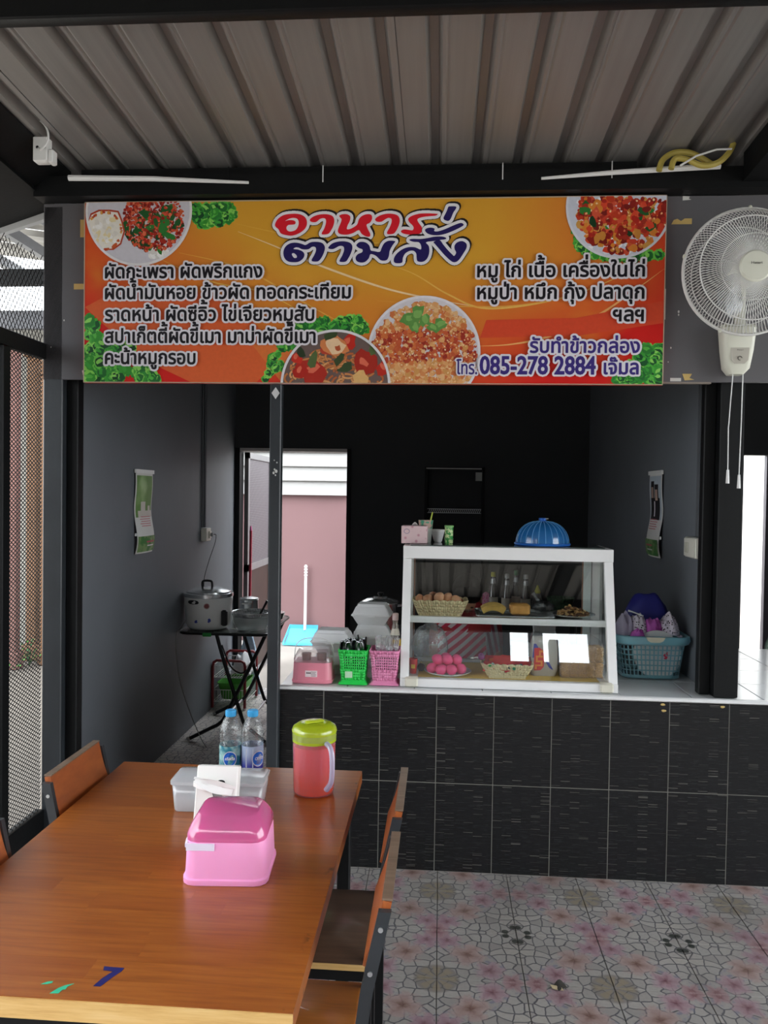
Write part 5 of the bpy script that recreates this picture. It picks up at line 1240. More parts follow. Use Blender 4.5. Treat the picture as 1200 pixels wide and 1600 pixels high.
MB().loft([[(.157*math.cos(a)*k*1.0, .157*math.sin(a)*k, .185+dz) for a, dz in ((-2.25, 0), (-2.2, .012), (-2.05, .017), (-1.85, .017), (-1.72, .012), (-1.68, 0), (-1.75, -.008), (-1.95, -.011), (-2.15, -.009))] for k in (.99, 1.03)]).build('grip', BK, ck)
MB().chamf(.118, .158, -.118, -.085, .03, .135, .008).build('control_block', BK, ck)
def on_body(u0, z, r, mt_, nm):
    a = u0; x, y = .1575*math.cos(a), .1575*math.sin(a); MB().tube([(x*.985, y*.985, z), (x*1.012, y*1.012, z)], [r, r], 18).build(nm, mt_, bd)
on_body(-1.36, .165, .020, mat('pale_badge', '#cbb9b6', .5), 'badge_ring'); on_body(-1.36, .166, .0155, mat('red_badge', '#a8252e', .4), 'badge')
for a, z, r in ((-1.83, .060, .008), (-1.80, .067, .006), (-1.78, .058, .005), (-1.25, .075, .009), (-1.27, .063, .007), (-1.22, .068, .006)): on_body(a, z, r, mat('blue_flower_print', '#3a4fb0', .4), 'flower_print')
MB().tube(crom([(-.14, -.05, .05), (-.155, -.08, .02), (-.145, -.16, .006), (-.135, -.245, .002), (-.13, -.27, -.10), (-.10, -.28, -.30), (-.04, -.26, -.5), (.02, -.22, -.68), (.07, -.25, -.735)], 6), .003, 6).build('power_cord', mat('grey_flex', '#8a8a86', .5), ck)
co = thing('colander', 'steel colander in a clear bowl on the folding table', 'colander', (-.752, 1.745, .7415))
m = MB(); perforated(m, lambda u, v: ((.062+.066*v**.7)*math.cos(2*PI*u), (.062+.066*v**.7)*math.sin(2*PI*u), .03+.085*v), 44, 7, lambda i, j: 2 <= j <= 4, .5); solid(m.build('perforated_wall', CHROME, co), .001); MB().lathe([(.062, .03), (.06, .028)], 40).build('bottom', CHROME, co)
MB().tube([(.130*math.cos(2*PI*k/40), .130*math.sin(2*PI*k/40), .116) for k in range(40)], .004, 6, closed=True).build('rim', CHROME, co)
m = MB(); m.lathe([(.08, .0), (.10, .004), (.122, .05), (.126, .09)], 36, cap=(True, False)); m.build('clear_bowl', film('frosted_bowl', '#dfe6e4', .35, .2, .2), co)
MB().tube([(.03, .03, .06), (.07, .03, .13), (.10, .03, .19)], [.006, .007, .009], 8).build('knife_handle', BK, co)
sp = thing('steel_pot', 'narrow steel pot with handles behind the rice cooker', 'pot', (-.872, 2.17, .7415)); MB().lathe([(.06, 0), (.066, .006), (.066, .14), (.070, .145)], 28).build('pot_wall', CHROME, sp); MB().lathe([(.071, .1455), (.066, .152), (.02, .162), (.004, .163)], 28).build('lid', CHROME, sp); MB().tube([(-.03, -.066, .12), (-.03, -.09, .12), (.03, -.09, .12), (.03, -.066, .12)], .005, 6).build('handle', WHITE, sp)
tagm(MB().lathe([(.05, 0), (.07, .01), (.085, .05), (.088, .055)], 28), 'steel_bowl', CHROME, 'upturned steel bowl behind the colander', 'bowl', (-.69, 2.15, .7415))
# ------------------------------------------------------------------ red wire rack under the table
RK = thing('wire_rack', 'red tube rack with white wire shelves below the folding table', 'rack', (-1.085, 2.61, 0)); RED = mat('red_tube_paint', '#8c2228', .4, 0, .1); WW = mat('white_wire', '#d9d9d6', .4)
for y in (-.19, .19): MB().tube([(-.125, y, .012), (-.125, y, .33), (-.118, y, .36), (-.095, y, .375), (.095, y, .375), (.118, y, .36), (.125, y, .33), (.125, y, .012)], .011, 8).build('end_frame', RED, RK)
for x in (-.125, .125):
    for y in (-.19, .19): MB().cyl((x, y, 0), (x, y, .014), .013, n=10).build('foot_cap', WHITE, RK)
for z in (.245, .06):
    m = MB()
    for y in (-.19, .19): m.tube([(-.125, y, z), (.125, y, z)], .003, 5); m.tube([(-.125, y, z+.09), (.125, y, z+.09)], .003, 5)
    for x in (-.125, .125): m.tube([(x, -.19, z), (x, .19, z)], .003, 5); m.tube([(x, -.19, z+.09), (x, .19, z+.09)], .003, 5)
    for k in range(1, 12): x = -.125+.25*k/12; m.tube([(x, -.19, z+.09), (x, -.19, z), (x, .19, z), (x, .19, z+.09)], .0017, 4)
    for k in range(1, 10):
        y = -.19+.38*k/10
        for x in (-.125, .125): m.tube([(x, y, z), (x, y, z+.09)], .0017, 4)
    m.build('wire_basket', WW, RK)
bs = thing('green_basin', 'green plastic basin on the lower shelf of the red rack', 'basin', (-1.078, 2.60, .064)); m = MB(); m.loft([rr(.075, .11, .03, 0), rr(.080, .115, .03, .004), rr(.105, .15, .03, .13), rr(.112, .157, .03, .132)], cap=(True, False)); solid(m.build('tub', mat('leaf_green_plastic', '#4fa83c', .45, 0, .08), bs), .003)
cloth('white_bag', 'white plastic bag on the upper shelf of the red rack', (-1.03, 2.64, .258), .08, .13, .13, mat('white_bag_plastic', '#dcdedf', .5, 0, .06), 9, 'bag')
# ------------------------------------------------------------------ broom, dustpan, toy
br = thing('broom', 'red handled broom leaning by the back door', 'broom', (-1.06, 2.93, 0)); MB().tube([(0, .02, .62), (-.005, .06, 1.34)], .011, 10).build('handle', mat('red_handle', '#c02340', .4), br); MB().tube([(-.005, .0605, 1.34), (-.006, .062, 1.38)], [.011, .006], 10).build('hanger_tip', mat('pink_tip', '#e0609a', .4), br); MB().tube([(.0, .012, .48), (0, .02, .63)], [.018, .013], 10).build('blue_socket', mat('blue_socket', '#2f55b0', .4), br); MB().loft([rr(.03, .015, .01, .48, 0, .01), rr(.06, .02, .015, .38), rr(.11, .028, .015, .0)]).build('bristles', mat('pale_bristles', '#a9c3d6', .8, 0, .3, 60), br)
dp = thing('dustpan', 'light blue dustpan with long white handle by the pink wall', 'dustpan', (-1.0, 5.02, 0)); DPB = mat('sky_blue_plastic', '#53bbe6', .4, 0, .06)
m = MB(); m.slab(lambda u, v: (-.19+.32*u+(.045*v), -.02+.14*v, .004+.165*v*v), 6, 8, .004); m.build('scoop', DPB, dp); MB().prism([(-.19, -.02, .004), (-.145, .12, .169), (-.145, .12, .20), (-.20, .0, .02)], (.006, 0, 0)).build('scoop_side', DPB, dp, sharp=0); MB().prism([(.125, -.02, .004), (.17, .12, .169), (.17, .12, .20), (.125, .0, .02)], (.006, 0, 0)).build('scoop_side', DPB, dp, sharp=0); MB().box(-.145, .175, .117, .124, .165, .205).build('scoop_back', DPB, dp, sharp=0)
MB().tube([(.03, .112, .15), (.03, .125, .74)], .016, 10).build('handle', WHITE, dp)
for k in range(4): MB().cyl((.03, .125, .745+.032*k), (.03, .125, .763+.032*k), .020, n=12).build('grip_ring', WHITE, dp)
MB().cyl((.03, .125, .735), (.03, .125, .87), .012, n=10).build('grip_core', WHITE, dp)
tagm(MB().ball((0, 0, .05), .10, .06, .045, 16, 9, jit=.5), 'crumpled_paper', TAPEW, 'crumpled white paper lying below the pink wall', 'paper', (-.72, 5.08, -.01))
ty = thing('toy_figure', 'small colourful plastic toy lying on the tiles behind the post', 'toy', (-.50, 1.60, 0))
MB().ball((-.05, .12, .04), .045, .04, .04, 12, 8).build('round_head', mat('toy_tan', '#b8926a', .5, 0, .5, 40), ty); MB().ball((.02, -.02, .05), .045, .045, .05, 12, 8).build('ball', mat('toy_red', '#d05648', .4, 0, .6, 25), ty); MB().ball((-.02, .04, .03), .03, .04, .03, 10, 7).build('blue_body', mat('toy_blue', '#3c6fb0', .4, 0, .5, 30), ty); MB().chamf(-.02, .09, -.14, -.02, 0, .05, .01).build('dark_block', BK, ty); MB().prism([(-.03, -.22, .0), (.06, -.30, .0), (.09, -.16, .0)], (0, 0, .06)).build('white_wedge', WHITE, ty, sharp=0)

# ------------------------------------------------------------------ cooking side behind the counter
bc_ = thing('cooking_bench', 'dark cooking bench behind the counter', 'bench', (.05, 1.32, 0)); MB().chamf(-.02, .30, -.18, .28, .78, .82, .004).build('top', mat('dark_bench_top', '#2c2d2e', .4), bc_)
for x in (.0, .27):
    for y in (-.15, .25): MB().chamf(x-.015, x+.015, y-.015, y+.015, 0, .78, .002).build('leg', BLACK, bc_)
stp = thing('stock_pot', 'lidded steel stock pot on the cooking bench behind the foam boxes', 'pot', (.150, 1.30, .8205)); MB().lathe([(.095, 0), (.102, .006), (.102, .18), (.106, .184)], 36).build('pot_wall', CHROME, stp)
lo = MB().lathe([(.115, .1845), (.114, .190), (.085, .205), (.045, .212), (.04, .222), (.003, .224)], 36).build('lid', CHROME, stp); MB().lathe([(.012, .224), (.02, .236), (.016, .244), (.002, .246)], 14).build('lid_knob', BK, lo)
for s in (-1, 1): MB().tube([(s*.103, -.03, .165), (s*.135, -.028, .17), (s*.135, .028, .17), (s*.103, .03, .165)], .005, 6).build('handle', CHROME, stp)
bt = thing('bottle_table', 'low dark table for bottles behind the display case', 'table', (1.02, 1.55, 0)); MB().chamf(-.24, .36, -.14, .16, .88, .91, .003).build('top', mat('dark_bench_top', '#2c2d2e', .4), bt)
for x in (-.22, .34):
    for y in (-.12, .14): MB().chamf(x-.015, x+.015, y-.015, y+.015, 0, .88, .002).build('leg', BLACK, bt)
SOY = film('dark_sauce_glass', '#2a1a12', .8, .05, .5, .2); 
def sauce(x, y, cap, capn, lab, h=.26, lbl='#d6cfc2'):
    t = thing('sauce_bottle', lab, 'bottle', (x, y, .9105)); MB().lathe([(.026, 0), (.031, .004), (.031, h*.55), (.014, h*.78), (.012, h*.9)], 18).build('bottle_glass', SOY, t); MB().lathe([(.0145, h*.9+.0003), (.0145, h), (.012, h+.003)], 14).build('cap', mat(capn, cap, .4), t); MB().lathe([(.0315, h*.15), (.0315, h*.45)], 18, cap=(False, False)).build('label', mat('lbl'+lbl[1:], lbl, .5, 0, .3, 30), t); MB().lathe([(.0165, h*.74), (.0135, h*.86)], 16, cap=(False, False)).build('neck_foil', ALU, t)
sauce(.836, 1.46, '#d4cf3a', 'lime_cap', 'dark sauce bottle with lime yellow cap behind the case', .275); sauce(.92, 1.46, '#b9bcbd', 'silver_cap', 'dark sauce bottle with silver cap next to the lime capped one', .265); sauce(.98, 1.50, '#2f7a45', 'green_cap', 'dark sauce bottle with green cap among the sauces', .285); sauce(1.035, 1.45, '#c5c8c9', 'pale_cap', 'dark sauce bottle with pale grey cap nearest the squeeze bottle', .265)
sq = thing('squeeze_bottle', 'cloudy squeeze bottle with yellow cap beside the sauces', 'bottle', (1.11, 1.47, .9105)); MB().lathe([(.03, 0), (.034, .004), (.034, .10), (.016, .15)], 18).build('bottle_body', film('cloudy_plastic', '#c9c6bd', .6, .3, .2), sq); MB().lathe([(.018, .15), (.018, .165), (.005, .20)], 14).build('cap', mat('lime_cap', '#d4cf3a', .4), sq)
t = thing('plastic_colander', 'dark green perforated basket behind the display case', 'basket', (1.26, 1.53, .9105)); m = MB(); perforated(m, lambda u, v: ((.05+.035*v)*math.cos(2*PI*u), (.05+.035*v)*math.sin(2*PI*u), .12*v), 30, 5, lambda i, j: j in (2, 3), .55); solid(m.build('wall', mat('dark_green_plastic', '#2f5a34', .5), t), .002); MB().lathe([(.05, 0), (.05, .003)], 24).build('bottom', mat('dark_green_plastic', '#2f5a34', .5), t)

# ------------------------------------------------------------------ seller sitting behind the display case, head bowed
def skinned(name, verts, edges, radii, mt_, parent=None, sub=2):
    me = bpy.data.meshes.new(name); me.from_pydata(verts, edges, []); me.update()
    o = link(name, me, parent); me.materials.append(mt_)
    md = o.modifiers.new('skin', 'SKIN'); md.use_smooth_shade = True
    for i, r in enumerate(radii):
        me.skin_vertices[0].data[i].radius = r if isinstance(r, tuple) else (r, r); me.skin_vertices[0].data[i].use_root = (i == 0)
    ms = o.modifiers.new('sub', 'SUBSURF'); ms.levels = sub; ms.render_levels = sub
    return o
ps = thing('person', 'seated person in red top and striped apron, head bowed behind the display case', 'person', (.66, 1.22, 0))
SKIN = mat('skin', '#b98a6c', .5, 0, .06, sss=.1); HAIR = mat('black_hair', '#050505', .7, 0, .3, 60, bump=.4, bs=200, spec=.15)
bv = [(0, .02, .50), (0, .0, .66), (0, -.05, .84), (0, -.10, .97), (0, -.145, 1.03), (0, -.20, 1.08), (0, -.245, 1.10)]; be = [(i, i+1) for i in range(6)]; brd = [(.15, .11), (.13, .10), (.15, .10), (.10, .08), .05, .078, .07]
for s in (-1, 1):
    k = len(bv); bv += [(s*.155, -.09, .93), (s*.17, -.22, .74), (s*.10, -.40, .70), (s*.07, -.46, .69)]; brd += [.055, .042, .034, (.036, .02)]; be += [(3, k), (k, k+1), (k+1, k+2), (k+2, k+3)]
    for f in range(5):
        a = (f-2)*.32 if f < 4 else -1.2*s; j = len(bv); l = (.05, .06, .057, .045, .04)[f]
        b0 = Vector((s*.07, -.47, .69)); d = Vector((math.sin(a)*.8-s*.1, -math.cos(a), -.15)).normalized()
        bv += [tuple(b0+d*.03+Vector((math.sin(a)*.02, 0, 0))), tuple(b0+d*(.03+l*.6)), tuple(b0+d*(.03+l)+Vector((0, 0, -.012)))]; brd += [.010, .009, .008]; be += [(k+3, j), (j, j+1), (j+1, j+2)]
    h = len(bv); bv += [(s*.10, -.02, .48), (s*.13, -.40, .50), (s*.13, -.42, .10), (s*.13, -.44, .04), (s*.13, -.56, .03)]; brd += [.09, .065, .042, .042, .035]; be += [(0, h), (h, h+1), (h+1, h+2), (h+2, h+3), (h+3, h+4)]
skinned('body', bv, be, brd, SKIN, ps)
m = MB(); c = Vector((0, -.195, 1.122))
rot = Matrix.Rotation(math.radians(48), 3, 'X')
m.ball(c, .085, .100, .094, 20, 14, rot=rot, jit=.02); m.ball(c+Vector((0, -.05, -.02)), .078, .06, .065, 18, 12, rot=rot, jit=.03); m.ball(c+Vector((0, .075, -.045)), .06, .05, .07, 14, 10, jit=.04); m.tube(crom([(0, -.12, 1.10), (.01, -.08, 1.04), (.015, -.05, .95), (.01, -.03, .86)], 4), [.03]*6+[.024]*5+[.014]*2, 8)
m.build('hair', HAIR, ps)
hd = MB(); hd.ball(c+Vector((0, -.035, -.075)), .058, .055, .062, 16, 12, rot=rot); hd.tube([c+Vector((0, -.085, -.10)), c+Vector((0, -.098, -.108))], [.012, .009], 8)
for s in (-1, 1): hd.ball(c+Vector((s*.076, .0, -.055)), .012, .02, .026, 8, 6)
hd.build('face', SKIN, ps)
m = MB()
for s in (-1, 1): m.ball(c+Vector((s*.025, -.088, -.085)), .009, .006, .005, 8, 6)
m.tube([c+Vector((-.018, -.075, -.122)), c+Vector((0, -.08, -.124)), c+Vector((.018, -.075, -.122))], .004, 6); m.build('eyes_and_mouth', mat('dark_features', '#4a2620', .5), ps)
g = G('red_shirt'); RS = g.end(g.bsdf(Base_Color=g.mix(g.noise(g.obj(), 8, 3), '#a3161d', '#c41f27'), Roughness=.75))
skinned('red_top', [(0, .02, .50), (0, .0, .66), (0, -.05, .84), (0, -.115, .99), (0, -.16, 1.035), (-.15, -.09, .935), (-.165, -.20, .775), (.15, -.09, .935), (.165, -.20, .775)], [(0, 1), (1, 2), (2, 3), (3, 4), (3, 5), (5, 6), (3, 7), (7, 8)], [(.165, .125), (.145, .115), (.165, .115), (.13, .11), .085, .066, .055, .066, .055], RS, ps)
g = G('red_white_striped_cloth'); P_ = g.xyz(g.obj()); tt_ = g.mt('SINE', g.mt('MULTIPLY_ADD', P_[0], 105.0, g.mt('MULTIPLY', P_[2], -120.0)))
STR = g.end(g.bsdf(Base_Color=g.mix(g.step(tt_, -.1, .1), '#d9c9cc', '#c8284a'), Roughness=.8))
g = G('striped_sleeve_cloth'); P_ = g.xyz(g.obj()); tt_ = g.mt('SINE', g.mt('MULTIPLY_ADD', P_[0], 190.0, g.mt('MULTIPLY', P_[2], 40.0)))
STR2 = g.end(g.bsdf(Base_Color=g.mix(g.step(tt_, -.1, .1), '#cfc6cc', '#a8304c'), Roughness=.8))
m = MB(); m.slab(lambda u, v: (-.16+.27*u, -.285-.035*math.sin(PI*u)+.03*v+.006*math.sin(9*u), .62+.325*v), 10, 10, .006); m.build('striped_apron', STR, ps)
m = MB(); m.slab(lambda u, v: (-.135+.27*u, -.268-.03*math.sin(PI*u)+.035*v, .90+(.175-.05*(2*u-1)**2)*v), 10, 6, .006); m.build('shirt_front', RS, ps)
m = MB(); m.slab(lambda u, v: (.10+.075*u+.03*(1-v), -.295+.05*u+.03*v, .62+.33*v), 6, 8, .006); m.build('apron_side', STR2, ps)
m = MB(); m.slab(lambda u, v: (.085+.035*u, -.30+.02*u, 1.03+.085*v+.012*math.sin(PI*u)), 5, 6, .006); g = G('pink_patterned_scarf'); vv = g.n('TexVoronoi', {'Vector': g.obj(), 'Scale': 120.0}); m.build('scarf_end', g.end(g.bsdf(Base_Color=g.mix(g.step(vv, .3, .45), '#d9478a', '#e9a6c6'), Roughness=.7)), ps)
st = thing('stool', 'plastic stool under the seated person', 'stool', (.66, 1.24, 0)); MB().chamf(-.15, .15, -.13, .15, .345, .375, .01).build('seat', mat('red_stool_plastic', '#a3232a', .45), st)
for x in (-.12, .12):
    for y in (-.10, .12): MB().bar((x*1.15, y*1.15, 0), (x, y, .346), .03, .03).build('leg', mat('red_stool_plastic', '#a3232a', .45), st)
# litter on the front tiles
lf = thing('dry_leaf', 'dark curled dry leaf with a pale torn edge on the floor tiles', 'leaf', (.935, -.785, .0005), .4); MB().slab(lambda u, v: (-.018+.036*u, -.016+.032*v+.01*u, .004+.012*math.sin(3*u)*v), 4, 4, .002).build('blade', mat('dry_dark_leaf', '#2a2620', .8, 0, .4, 60), lf); MB().slab(lambda u, v: (-.032+.03*u, .0+.018*v-.02*u, .003+.004*v), 3, 3, .001).build('torn_edge', mat('pale_dry_leaf', '#a89878', .8, 0, .2), lf)
tc_ = thing('tube_chair', 'pale green tube framed chair behind the next stall counter', 'chair', (2.72, 1.75, 0)); PG = mat('pale_green_tube', '#b4cdb8', .4)
MB().tube(crom([(-.19, -.18, 0), (-.19, -.18, .45), (-.20, -.20, .72), (-.19, -.22, .80), (-.15, -.23, .84), (.15, -.23, .84), (.19, -.22, .80), (.20, -.20, .72), (.19, -.18, .45), (.19, -.18, 0)], 4), .011, 8).build('back_frame', PG, tc_)
MB().tube([(-.19, .2, 0), (-.19, .2, .43), (-.19, -.17, .43)], .011, 8).build('leg', PG, tc_); MB().tube([(.19, .2, 0), (.19, .2, .43), (.19, -.17, .43)], .011, 8).build('leg', PG, tc_)
MB().chamf(-.2, .2, -.16, .21, .442, .465, .008).build('seat', PG, tc_); MB().chamf(-.18, .18, -.235, -.215, .60, .78, .006).build('back_panel', PG, tc_)
# ------------------------------------------------------------------ dining table
g = G('varnished_stave_wood'); o_ = g.obj(); P_ = g.xyz(o_); rn = g.n('ObjectInfo', out=5)
gr_ = g.noise(g.vec(g.mt('MULTIPLY_ADD', rn, 37.0, g.mt('MULTIPLY', P_[0], 3.0)), g.mt('MULTIPLY', P_[1], 46.0), 0), 1.6, 6, rough=.6)
wv = g.noise(g.vec(g.mt('MULTIPLY_ADD', rn, 13.0, g.mt('MULTIPLY', P_[0], 1.4)), g.mt('MULTIPLY', P_[1], 9.0), 0), 1.0, 3)
wc = g.ramp(gr_, [(.22, '#743c17'), (.5, '#99551f'), (.78, '#ad692c')]); wc = g.mix(g.mt('MULTIPLY', rn, .55), wc, '#85411a'); wc = g.mix(g.mt('MULTIPLY', g.step(wv, .45, .75), .35), wc, '#7e421a')
dk = g.mt('MULTIPLY', g.step(g.noise(g.pos(), 30, 4), .62, .7), g.mt('SUBTRACT', 1.0, g.step(g.mt('SUBTRACT', .262, g.xyz(g.pos())[0]), .004, .03)))
wc = g.mix(g.mt('MULTIPLY', dk, .85), wc, '#2a1a10')
WOOD = g.end(g.bsdf(Base_Color=wc, Roughness=g.mt('MULTIPLY_ADD', gr_, .10, .26), Coat_Weight=.25, Coat_Roughness=.2))
def wood(name, a, b, c, sx=3., sy=40.):
    g = G(name); P_ = g.xyz(g.obj()); n_ = g.noise(g.vec(g.mt('MULTIPLY', P_[0], sx), g.mt('MULTIPLY', P_[1], sy), g.mt('MULTIPLY', P_[2], sy)), 1.4, 5, rough=.6)
    return g.end(g.bsdf(Base_Color=g.ramp(n_, [(.25, a), (.5, b), (.8, c)]), Roughness=.35, Coat_Weight=.2))
TX0, TX1, TY0, TY1, TZ0, TZ1 = -.541, .260, -2.108, -.894, .712, .75
dt = thing('dining_table', 'varnished wooden dining table with black steel legs and the number 7', 'table', ((TX0+TX1)/2, (TY0+TY1)/2, 0))
hx_, hy_ = (TX1-TX0)/2, (TY1-TY0)/2
rows_ = 20; rw = (2*hy_-.004)/rows_
for r in range(rows_):
    y0 = -hy_+.004+r*rw; x = -hx_; first = True
    while x < hx_-.01:
        L = rnd.uniform(.28, .55) if not first else rnd.uniform(.12, .5); first = False
        x1 = min(hx_, x+L); x1 = hx_ if hx_-x1 < .10 else x1
        o = MB().box(-(x1-x)/2+.0001, (x1-x)/2-.0001, -rw/2+.0001, rw/2-.0001, -.0372, 0).build('stave', WOOD, dt, sharp=0, loc=((x+x1)/2, y0+rw/2, TZ1+rnd.uniform(-.00002, .00002))); x = x1
PINE = wood('pale_lit_pine_edge', '#b98a4c', '#d6ac6a', '#e6c489', 4., 60.)
MB().box(-hx_, hx_, -hy_, -hy_+.0038, TZ0+.0005, TZ1-.0015).build('lit_front_edge_band', PINE, dt, sharp=0)  # light on the table's front edge is put into this paler pine colour
m = MB(); 
for a in ((-hx_+.03, hx_-.03, -hy_+.03, -hy_+.07), (-hx_+.03, hx_-.03, hy_-.07, hy_-.03), (-hx_+.03, -hx_+.07, -hy_+.07, hy_-.07), (hx_-.07, hx_-.03, -hy_+.07, hy_-.07)): m.box(*a, .672, .712)
m.build('apron_frame', BLACK, dt, sharp=0)
for sx in (-1, 1):
    for sy in (-1, 1): MB().chamf(sx*(hx_-.05)-.02, sx*(hx_-.05)+.02, sy*(hy_-.05)-.02, sy*(hy_-.05)+.02, 0, .672, .003).build('leg', BLACK, dt)
m = MB(); cx, cy = (TX0+TX1)/2, (TY0+TY1)/2
m.prism([(x-cx, y-cy, TZ1+.0003) for x, y in ((-.123, -2.004), (-.083, -2.006), (-.084, -2.016), (-.094, -2.036), (-.104, -2.064), (-.1175, -2.064), (-.111, -2.040), (-.100, -2.018), (-.120, -2.016))], (0, 0, .0004)); m.build('painted_number', mat('navy_paint', '#1b1c5e', .4), dt, sharp=0)
for pts in ([(-.215, -2.068), (-.206, -2.059), (-.197, -2.057), (-.196, -2.062), (-.204, -2.067)], [(-.186, -2.092), (-.178, -2.076), (-.168, -2.066), (-.155, -2.060), (-.163, -2.070), (-.163, -2.078), (-.168, -2.079), (-.170, -2.090)]):
    MB().prism([(x-cx, y-cy, TZ1+.0003) for x, y in pts], (0, 0, .0004)).build('paint_flake', mat('green_paint_flake', '#2fae86', .5), dt, sharp=0)

# ------------------------------------------------------------------ chairs
SEATW = wood('dark_seat_wood', '#3a2a20', '#4b372a', '#5d4636'); BACKW = wood('orange_back_wood', '#8a4420', '#a85a2c', '#bd7038', 40., 4.); BACKE = wood('grey_brown_edge', '#5d4a3e', '#75604f', '#8a7564')
def chair(label, loc, rotz, seatm):
    t = thing('dining_chair', label, 'chair', loc, rotz, 'chairs at the dining table')
    MB().chamf(-.30, .045, -.19, .19, .432, .452, .004).build('seat', seatm, t); MB().box(-.298, .043, -.1915, -.1902, .434, .450).build('seat_edge', PINE, t, sharp=0)
    m = MB()
    for y in (-.175, .175): m.box(-.29, .04, y-.0125, y+.0125, .405, .4315)
    for x in (-.28, .03): m.box(x-.0125, x+.0125, -.1625, .1625, .405, .4315)
    m.build('seat_frame', BLACK, t, sharp=0)
    for y in (-.17, .17):
        MB().chamf(-.2925, -.2675, y-.0125, y+.0125, 0, .405, .002).build('leg', BLACK, t)
        MB().loft([[(x+dx, y+dy, z) for dx, dy in ((-.0125, -.0125), (.0125, -.0125), (.0125, .0125), (-.0125, .0125))] for x, z in ((.055, 0), (.055, .43))]).build('leg', BLACK, t, sharp=0)
    bd = None
    def bf(u, v): return (.075+.040*v+.004*math.sin(PI*v), -.16+.32*u, .705+.135*v)
    bd = MB().slab(bf, 2, 8, -.018).build('backrest', BACKW, t)
    MB().box(.1125, .134, -.1595, .1595, .8395, .8435).build('top_edge', BACKE, bd, sharp=0)
    for y, s in ((-.17, -1), (.17, 1)):
        u_ = MB().loft([[(x+dx, y+dy, z) for dx, dy in ((-.013, -.008), (.013, -.008), (.013, .008), (-.013, .008))] for x, z in ((.055, .4305), (.085, .66), (.1195, .825))]).build('back_upright', POST, t, sharp=0)
        for x, z in ((.112, .79), (.092, .70)): MB().cyl((x, y+s*.008, z), (x, y+s*.011, z), .0052, n=10).build('screw', ALU, u_)
    return t
g = wood('orange_seat_wood', '#7a4518', '#98581f', '#a8662a')
chair('wooden chair with dark seat beside the red drink jug end of the table', (.285, -1.27, 0), 0, SEATW)
chair('wooden chair with orange brown seat on the open floor side of the table', (.285, -1.72, 0), 0, g)
chair('wooden chair tucked in on the wire mesh side, next to the corner post', (-.48, -1.13, 0), PI, SEATW)
chair('wooden chair on the wire mesh side level with the painted number', (-.48, -1.72, 0), PI, g)

# ------------------------------------------------------------------ things on the table
PKB = mat('candy_pink_plastic', '#f2a0d0', .35, 0, .04, sss=.1); PKL = film('pink_clear_lid', '#ee8cc4', .6, .15, .3, .5)
t, bd = condiment('candy pink condiment box with pink see-through lid on the dining table', (.012, -1.592, .7508), .07, PKB, PKL, .100, .092, .098, .152)
m = MB(); m.slab(lambda u, v: (-.088+.065*u, -.0868+.0012*math.sin(PI*u)-(.0015), .080+.016*v), 6, 2, .004); m.build('grip_band', mat('pale_lilac_band', '#e4ddf0', .4), t); MB().tube([(-.0905, -.02, .088), (-.091, -.05, .088), (-.087, -.078, .088)], .007, 6).build('grip_band', mat('pale_lilac_band', '#e4ddf0', .4), t)
for x, y in ((-.04, -.02), (.035, -.02), (-.04, .035), (.035, .035)): MB().lathe([(.028, .0985), (.03, .122), (.029, .124)], 16, (x, y, 0)).build('spice_cup', mat('pale_pink_cup', '#dba7bf', .5), t)
tbx = thing('plastic_container', 'clear lidded plastic container behind the pink condiment box', 'container', (-.118, -1.222, .7508), .05); FROST = film('frosted_container', '#f2f4f6', .5, .18, .25, .5)
m = MB(); m.loft([rr(.122, .052, .014, 0), rr(.124, .054, .014, .004), rr(.130, .058, .014, .078)], cap=(True, False)); solid(m.build('tub', FROST, tbx), .0015); m = MB(); m.loft([rr(.134, .062, .014, .0785), rr(.134, .062, .014, .087), rr(.130, .058, .014, .090)]); m.build('lid', film('frosted_lid', '#f2f4f6', .55, .2, .25), tbx)
MB().box(-.06, -.02, -.0655, -.0625, .062, .080).build('clip', FROST, tbx, sharp=0); tagm(MB().chamf(-.08, .03, -.035, .035, 0, .03, .004), 'tissue_stack', WHITE, 'stack of white tissues inside the clear container', 'tissues', (-.13, -1.222, .7555), .05)
ts = thing('tissue_box', 'white tissue box with a pulled tissue leaning on the clear container', 'tissue box', (-.098, -1.347, .7512)); ts.rotation_euler = (-.30, 0, .05)
MB().chamf(-.057, .057, -.022, .020, 0, .152, .003).build('carton', mat('white_card', '#eceae6', .5, 0, .02), ts); MB().tube([(.016+.026*math.cos(a), -.0225, .082+.018*math.sin(a)) for a in [2*PI*k/20 for k in range(20)]], .001, 5, closed=True).build('slot_edge', GREYC, ts)
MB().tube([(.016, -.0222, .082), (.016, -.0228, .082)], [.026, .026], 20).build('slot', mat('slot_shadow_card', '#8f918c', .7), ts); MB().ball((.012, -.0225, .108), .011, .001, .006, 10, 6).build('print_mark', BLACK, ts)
m = MB(); m.slab(lambda u, v: (.035-.095*v+.02*u*(1-v), -.024-.03*math.sin(PI*v*.8)*(.6+.4*math.sin(7*u)), .065+.035*u*(1-.5*v)+.035*v+.006*math.sin(12*u+4*v)), 8, 10, .0008); m.build('tissue', mat('tissue_paper', '#efeeec', .8, 0, .02), ts)
jg = thing('water_jug', 'clear jug of red drink with lime lid on the dining table', 'jug', (.132, -1.092, .7508)); JP = film('jug_plastic', '#e9e2ea', .18, .15, .2)
m = MB(); m.lathe([(.050, 0), (.060, .004), (.062, .012), (.066, .185)], 40, cap=(True, False)); m.build('jug_wall', JP, jg)
g = G('red_drink'); P_ = g.xyz(g.obj()); rd = g.mix(g.step(P_[2], .01, .12), '#ff5a34', '#f24a58')
